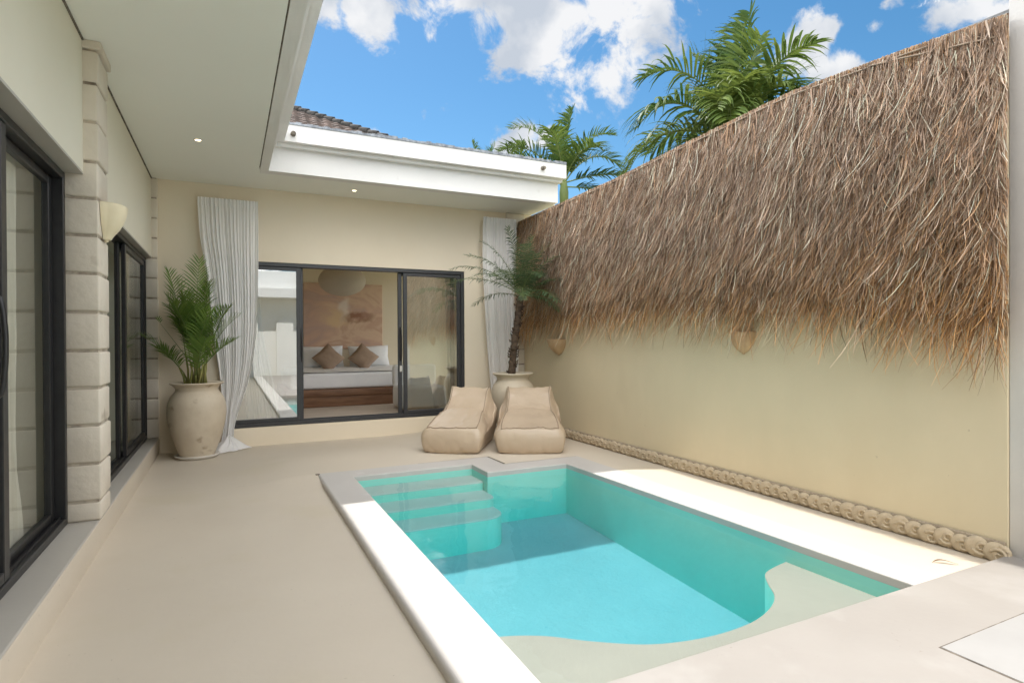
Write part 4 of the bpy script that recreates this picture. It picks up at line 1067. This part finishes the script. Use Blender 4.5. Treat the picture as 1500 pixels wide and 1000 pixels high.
# ------------------------------------------------------------------ lounge bean bags
def bean_bag(loc, rz, label, seed, W=.80, piping=True):
    o = thing('lounge_bean_bag', loc, label, 'bean bag', 'tan lounge bean bags', rz)   # local +y = towards the backrest
    # side outline (y, z) anticlockwise from the front bottom
    out = catmull([(.02, .0), (-.015, .06), (-.02, .18), (.01, .275), (.05, .308), (.20, .352), (.42, .415), (.60, .455), (.71, .475), (.80, .535), (.92, .635), (1.00, .70), (1.035, .71), (1.05, .66), (1.085, .46), (1.10, .28), (1.08, .06), (1.04, .0)], 4)
    n = len(out); nv = 26
    cy = sum(p[0] for p in out) / n; cz = sum(p[1] for p in out) / n
    rgx = random.Random(seed)
    def width(yy, zz):
        t = min(1, max(0, yy / 1.05))
        w_ = W * (1 - .17 * sstep(.10, .66, t)) * (1 - .06 * sstep(.62, .85, t) + .06 * sstep(.88, 1.0, t))
        if zz < .28: w_ *= 1 + .06 * math.sin(math.pi * min(1, max(0, zz / .28))) + .10 * sstep(.3, .7, t)
        return w_ / 2
    c = MB(); ring = []
    vs = [math.sin((j / (nv) - .5) * math.pi) * .35 + (j / nv * 2 - 1) * .65 for j in range(nv + 1)]
    def wr(y_, z_, x_):
        a = .5 + .5 * mnoise.noise((x_ * 2.2 + seed, y_ * 2.6, z_ * 2.2))
        cr = mnoise.noise((x_ * 3 + seed + y_ * 6, y_ * 4 - x_ * 7, z_ * 4))
        return .012 * mnoise.noise((x_ * 4 + seed, y_ * 4, z_ * 5)) + .003 * mnoise.noise((x_ * 11, y_ * 9 + seed, z_ * 11)) + .010 * (1 - min(1, abs(cr) * 4.5)) - .026 * math.exp(-((y_ - .715 + .9 * x_ * x_) / .03) ** 2) * (1 if z_ > .3 else 0)
    for j, v in enumerate(vs):
        for (yy_, zz_) in out:
            e = abs(v) ** 14
            inset = .012 * e
            ny, nz = yy_ - cy, zz_ - cz; ln = math.hypot(ny, nz)
            bul = .022 * (1 - v * v) - inset
            y2 = yy_ + ny / ln * bul; z2 = zz_ + nz / ln * bul
            x2 = v * width(yy_, zz_)
            kk = wr(y2, z2, x2)
            # crease where the seat meets the back
            z2 += kk; y2 += kk * .6
            if zz_ <= .001: z2 = 0.0
            if yy_ > .9 and zz_ > .5: z2 += .035 * abs(v) ** 5
            c.v.append((x2, y2, max(0, z2)))
    for j in range(nv):
        for i in range(n):
            i2 = (i + 1) % n
            c.f.append((j*n + i, j*n + i2, (j+1)*n + i2, (j+1)*n + i)); c.sm.append(True)
    # side panels: rings towards a spine that follows the body (not a fan about one centre)
    for sgn, j in ((-1, 0), (1, nv)):
        prev = [j * n + i for i in range(n)]
        for s_ in (.86, .66, .42, .2):
            cur = []
            for i in range(n):
                yy_, zz_ = out[i]
                ty = min(.98, max(.12, yy_)); tz = .17 + .20 * sstep(.6, 1.0, ty)
                y2 = ty + (yy_ - ty) * s_; z2 = tz + (zz_ - tz) * s_
                b_ = .060 * (1 - s_ ** 2.2)
                x2 = sgn * (width(yy_, zz_ * s_) * (1 - 0) + b_) + .7 * wr(y2, z2, sgn * .4)
                c.v.append((x2, y2, max(0, z2))); cur.append(len(c.v) - 1)
            for i in range(n):
                i2 = (i + 1) % n; q = (prev[i], cur[i], cur[i2], prev[i2])
                c.f.append(q if sgn > 0 else q[::-1]); c.sm.append(True)
            prev = cur
        c.f.append(tuple(prev if sgn > 0 else prev[::-1])); c.sm.append(True)
    body = c.build('body', M['bag'], o)
    bm = bmesh.new(); bm.from_mesh(body.data); bmesh.ops.recalc_face_normals(bm, faces=bm.faces[:]); bm.to_mesh(body.data); bm.free()
    top_i = [i for i, p in enumerate(out) if p[1] > .29]
    cs_ = {(min(j * n + a, j * n + b), max(j * n + a, j * n + b)) for j in (0, nv) for a, b in zip(top_i[:-1], top_i[1:])}
    i_l = min(top_i, key=lambda i: abs(out[i][0] - .05) + abs(out[i][1] - .308))
    cs_ |= {(min(j * n + i_l, (j+1) * n + i_l), max(j * n + i_l, (j+1) * n + i_l)) for j in range(nv)}
    ca = body.data.attributes.new('crease_edge', 'FLOAT', 'EDGE')
    for e in body.data.edges:
        if (min(e.vertices), max(e.vertices)) in cs_: ca.data[e.index].value = .75
    sd = body.modifiers.new('sub', 'SUBSURF'); sd.levels = 1; sd.render_levels = 2
    # seams along both top edges and across the front lip
    sm2 = MB()
    idx = [i for i, p in enumerate(out) if p[1] > .30 and p[0] < 1.06]
    for j in (1, nv - 1):
        pts = [Vector(c.v[j * n + i]) for i in idx]
        sm2.tube([tuple(p + Vector((0, -.002, .004))) for p in pts], .0055, 6)
    i0 = idx[0] + 1
    sm2.tube([tuple(Vector(c.v[j * n + i0]) + Vector((0, -.002, .004))) for j in range(1, nv)], .0055, 6)
    sm2.build('seam', M['bag_seam'], o)
    return o
zb = .046
bean_bag((2.43, 6.74, zb), -R_(36), 'left tan leatherette lounge bean bag, turned away from the courtyard wall', 3, .66)
bean_bag((3.285, 6.28, zb * .98), -R_(27), 'right tan leatherette lounge bean bag, the one nearest the courtyard wall', 11, .74)

# ------------------------------------------------------------------ tiled hip roof beyond the back eave
hr = thing('neighbour_roof', (0, 9.0, 4.05), 'old brown tiled hip roof rising above the back eave', 'roof', None)
E0 = Vector((3.00, 9.02, 4.40)); AP = Vector((-1.2, 13.22, 6.75))
nrmE = Vector((1, 0, 0)); up_s = (AP.z - E0.z) / (AP.y - E0.y)
rt = MB(); course = .16; tw = .17
ny = int((AP.y - E0.y) / course)
for r in range(ny):
    y0 = E0.y + r * course; y1 = y0 + course * 1.12
    xmax = E0.x - (y0 - E0.y)
    nt_ = int((xmax + 3.2) / tw)
    for i in range(nt_):
        xc = xmax - .02 - i * tw
        jz = random.uniform(-.006, .006)
        pr = [(-tw / 2, .0), (-tw * .3, .022), (-tw * .1, .028), (tw * .1, .012), (tw * .3, -.004), (tw / 2, .0)]
        kf = len(rt.v)
        for (a, hgt) in pr:
            for (yy_, lift) in ((y0, .030), (y0, .052), (y1, .022)):
                zz = E0.z + (yy_ - E0.y) * up_s
                rt.v.append((xc + a - 0, yy_ - 9.0, zz + hgt + (lift if lift != .03 else .022) + jz - 4.05))
        for a in range(5):
            b0 = kf + a * 3
            rt.f.append((b0, b0 + 3, b0 + 4, b0 + 1)); rt.sm.append(False)
            rt.f.append((b0 + 1, b0 + 4, b0 + 5, b0 + 2)); rt.sm.append(True)
rt.build('roof_tiles', M['tile'], hr)
und = MB(); und.add([(-6, E0.y - 9, E0.z - 4.05), (E0.x, E0.y - 9, E0.z - 4.05), (AP.x, AP.y - 9, AP.z - 4.05), (-6, AP.y - 9, AP.z - 4.05)], [(0, 1, 2, 3)])
und.add([(E0.x, E0.y - 9, E0.z - 4.05), (E0.x, 17.4 - 9, E0.z - 4.05), (AP.x, AP.y - 9, AP.z - 4.05)], [(0, 1, 2)]); und.build('roof_deck', M['ridge'], hr)
rd = MB(); nn = 34
for i in range(nn):
    a = E0.lerp(AP, i / nn); b = E0.lerp(AP, (i + 1.15) / nn)
    rd.tube([tuple(a + Vector((0, -9, -4.05 + .05))), tuple(b + Vector((0, -9, -4.05 + .035)))], [.075, .06], 8)
rd.build('ridge_tiles', M['ridge'], hr)

# ------------------------------------------------------------------ facade behind the camera (seen only in glass and water)
rv = thing('facing_villa', (1, -7, 0), 'white facing villa front with round arches at the far end', 'villa')
q = MB(); q.box(-8, 8, -.8, -.5, -.1, 4.2)
for i in range(7):
    xx = -4.2 + i * 1.3
    q.box(xx - .32, xx + .32, -.5, -.30, -.05, 2.0)
    q.add(*(lambda n: ([(xx + .32 * math.cos(math.pi * k / n), yv, 2.0 + .32 * math.sin(math.pi * k / n)) for yv in (-.30, -.5) for k in range(n + 1)], [tuple(range(n + 1))] + [(k, k + 1, n + 2 + k, n + 1 + k) for k in range(n)]))(14))
q.build('facade', M['white_plain'], rv)
q = MB(); q.box(-8.5, 8.5, -1.2, .3, 3.1, 3.45); q.build('eave', M['fascia'], rv)

# a dry leaf blown on to the side deck
dl = MB(); dl.grid(lambda u, v: ((u - .5) * .16 * 1, (v - .5) * .022 * math.sin(math.pi * min(.98, u + .02)) + .012 * math.sin(u * 5), .006 + .012 * math.sin(u * 4.0) + .004 * abs(v - .5)), 10, 3)
o = dl.build('dry_leaf', M['leaf_dry']); o.location = (4.03, 2.10, deck_z(4.03, 2.1)); o.rotation_euler = (0, 0, R_(-24))
tag(o, 'dry brown leaf lying on the deck between pool and wall', 'leaf')

# ------------------------------------------------------------------ render settings
scene.cycles.max_bounces = 10; scene.cycles.diffuse_bounces = 6; scene.cycles.transparent_max_bounces = 16; scene.cycles.glossy_bounces = 4
scene.cycles.volume_bounces = 0
scene.cycles.caustics_reflective = False; scene.cycles.caustics_refractive = False
scene.cycles.sample_clamp_indirect = 6
scene.cycles.use_denoising = True
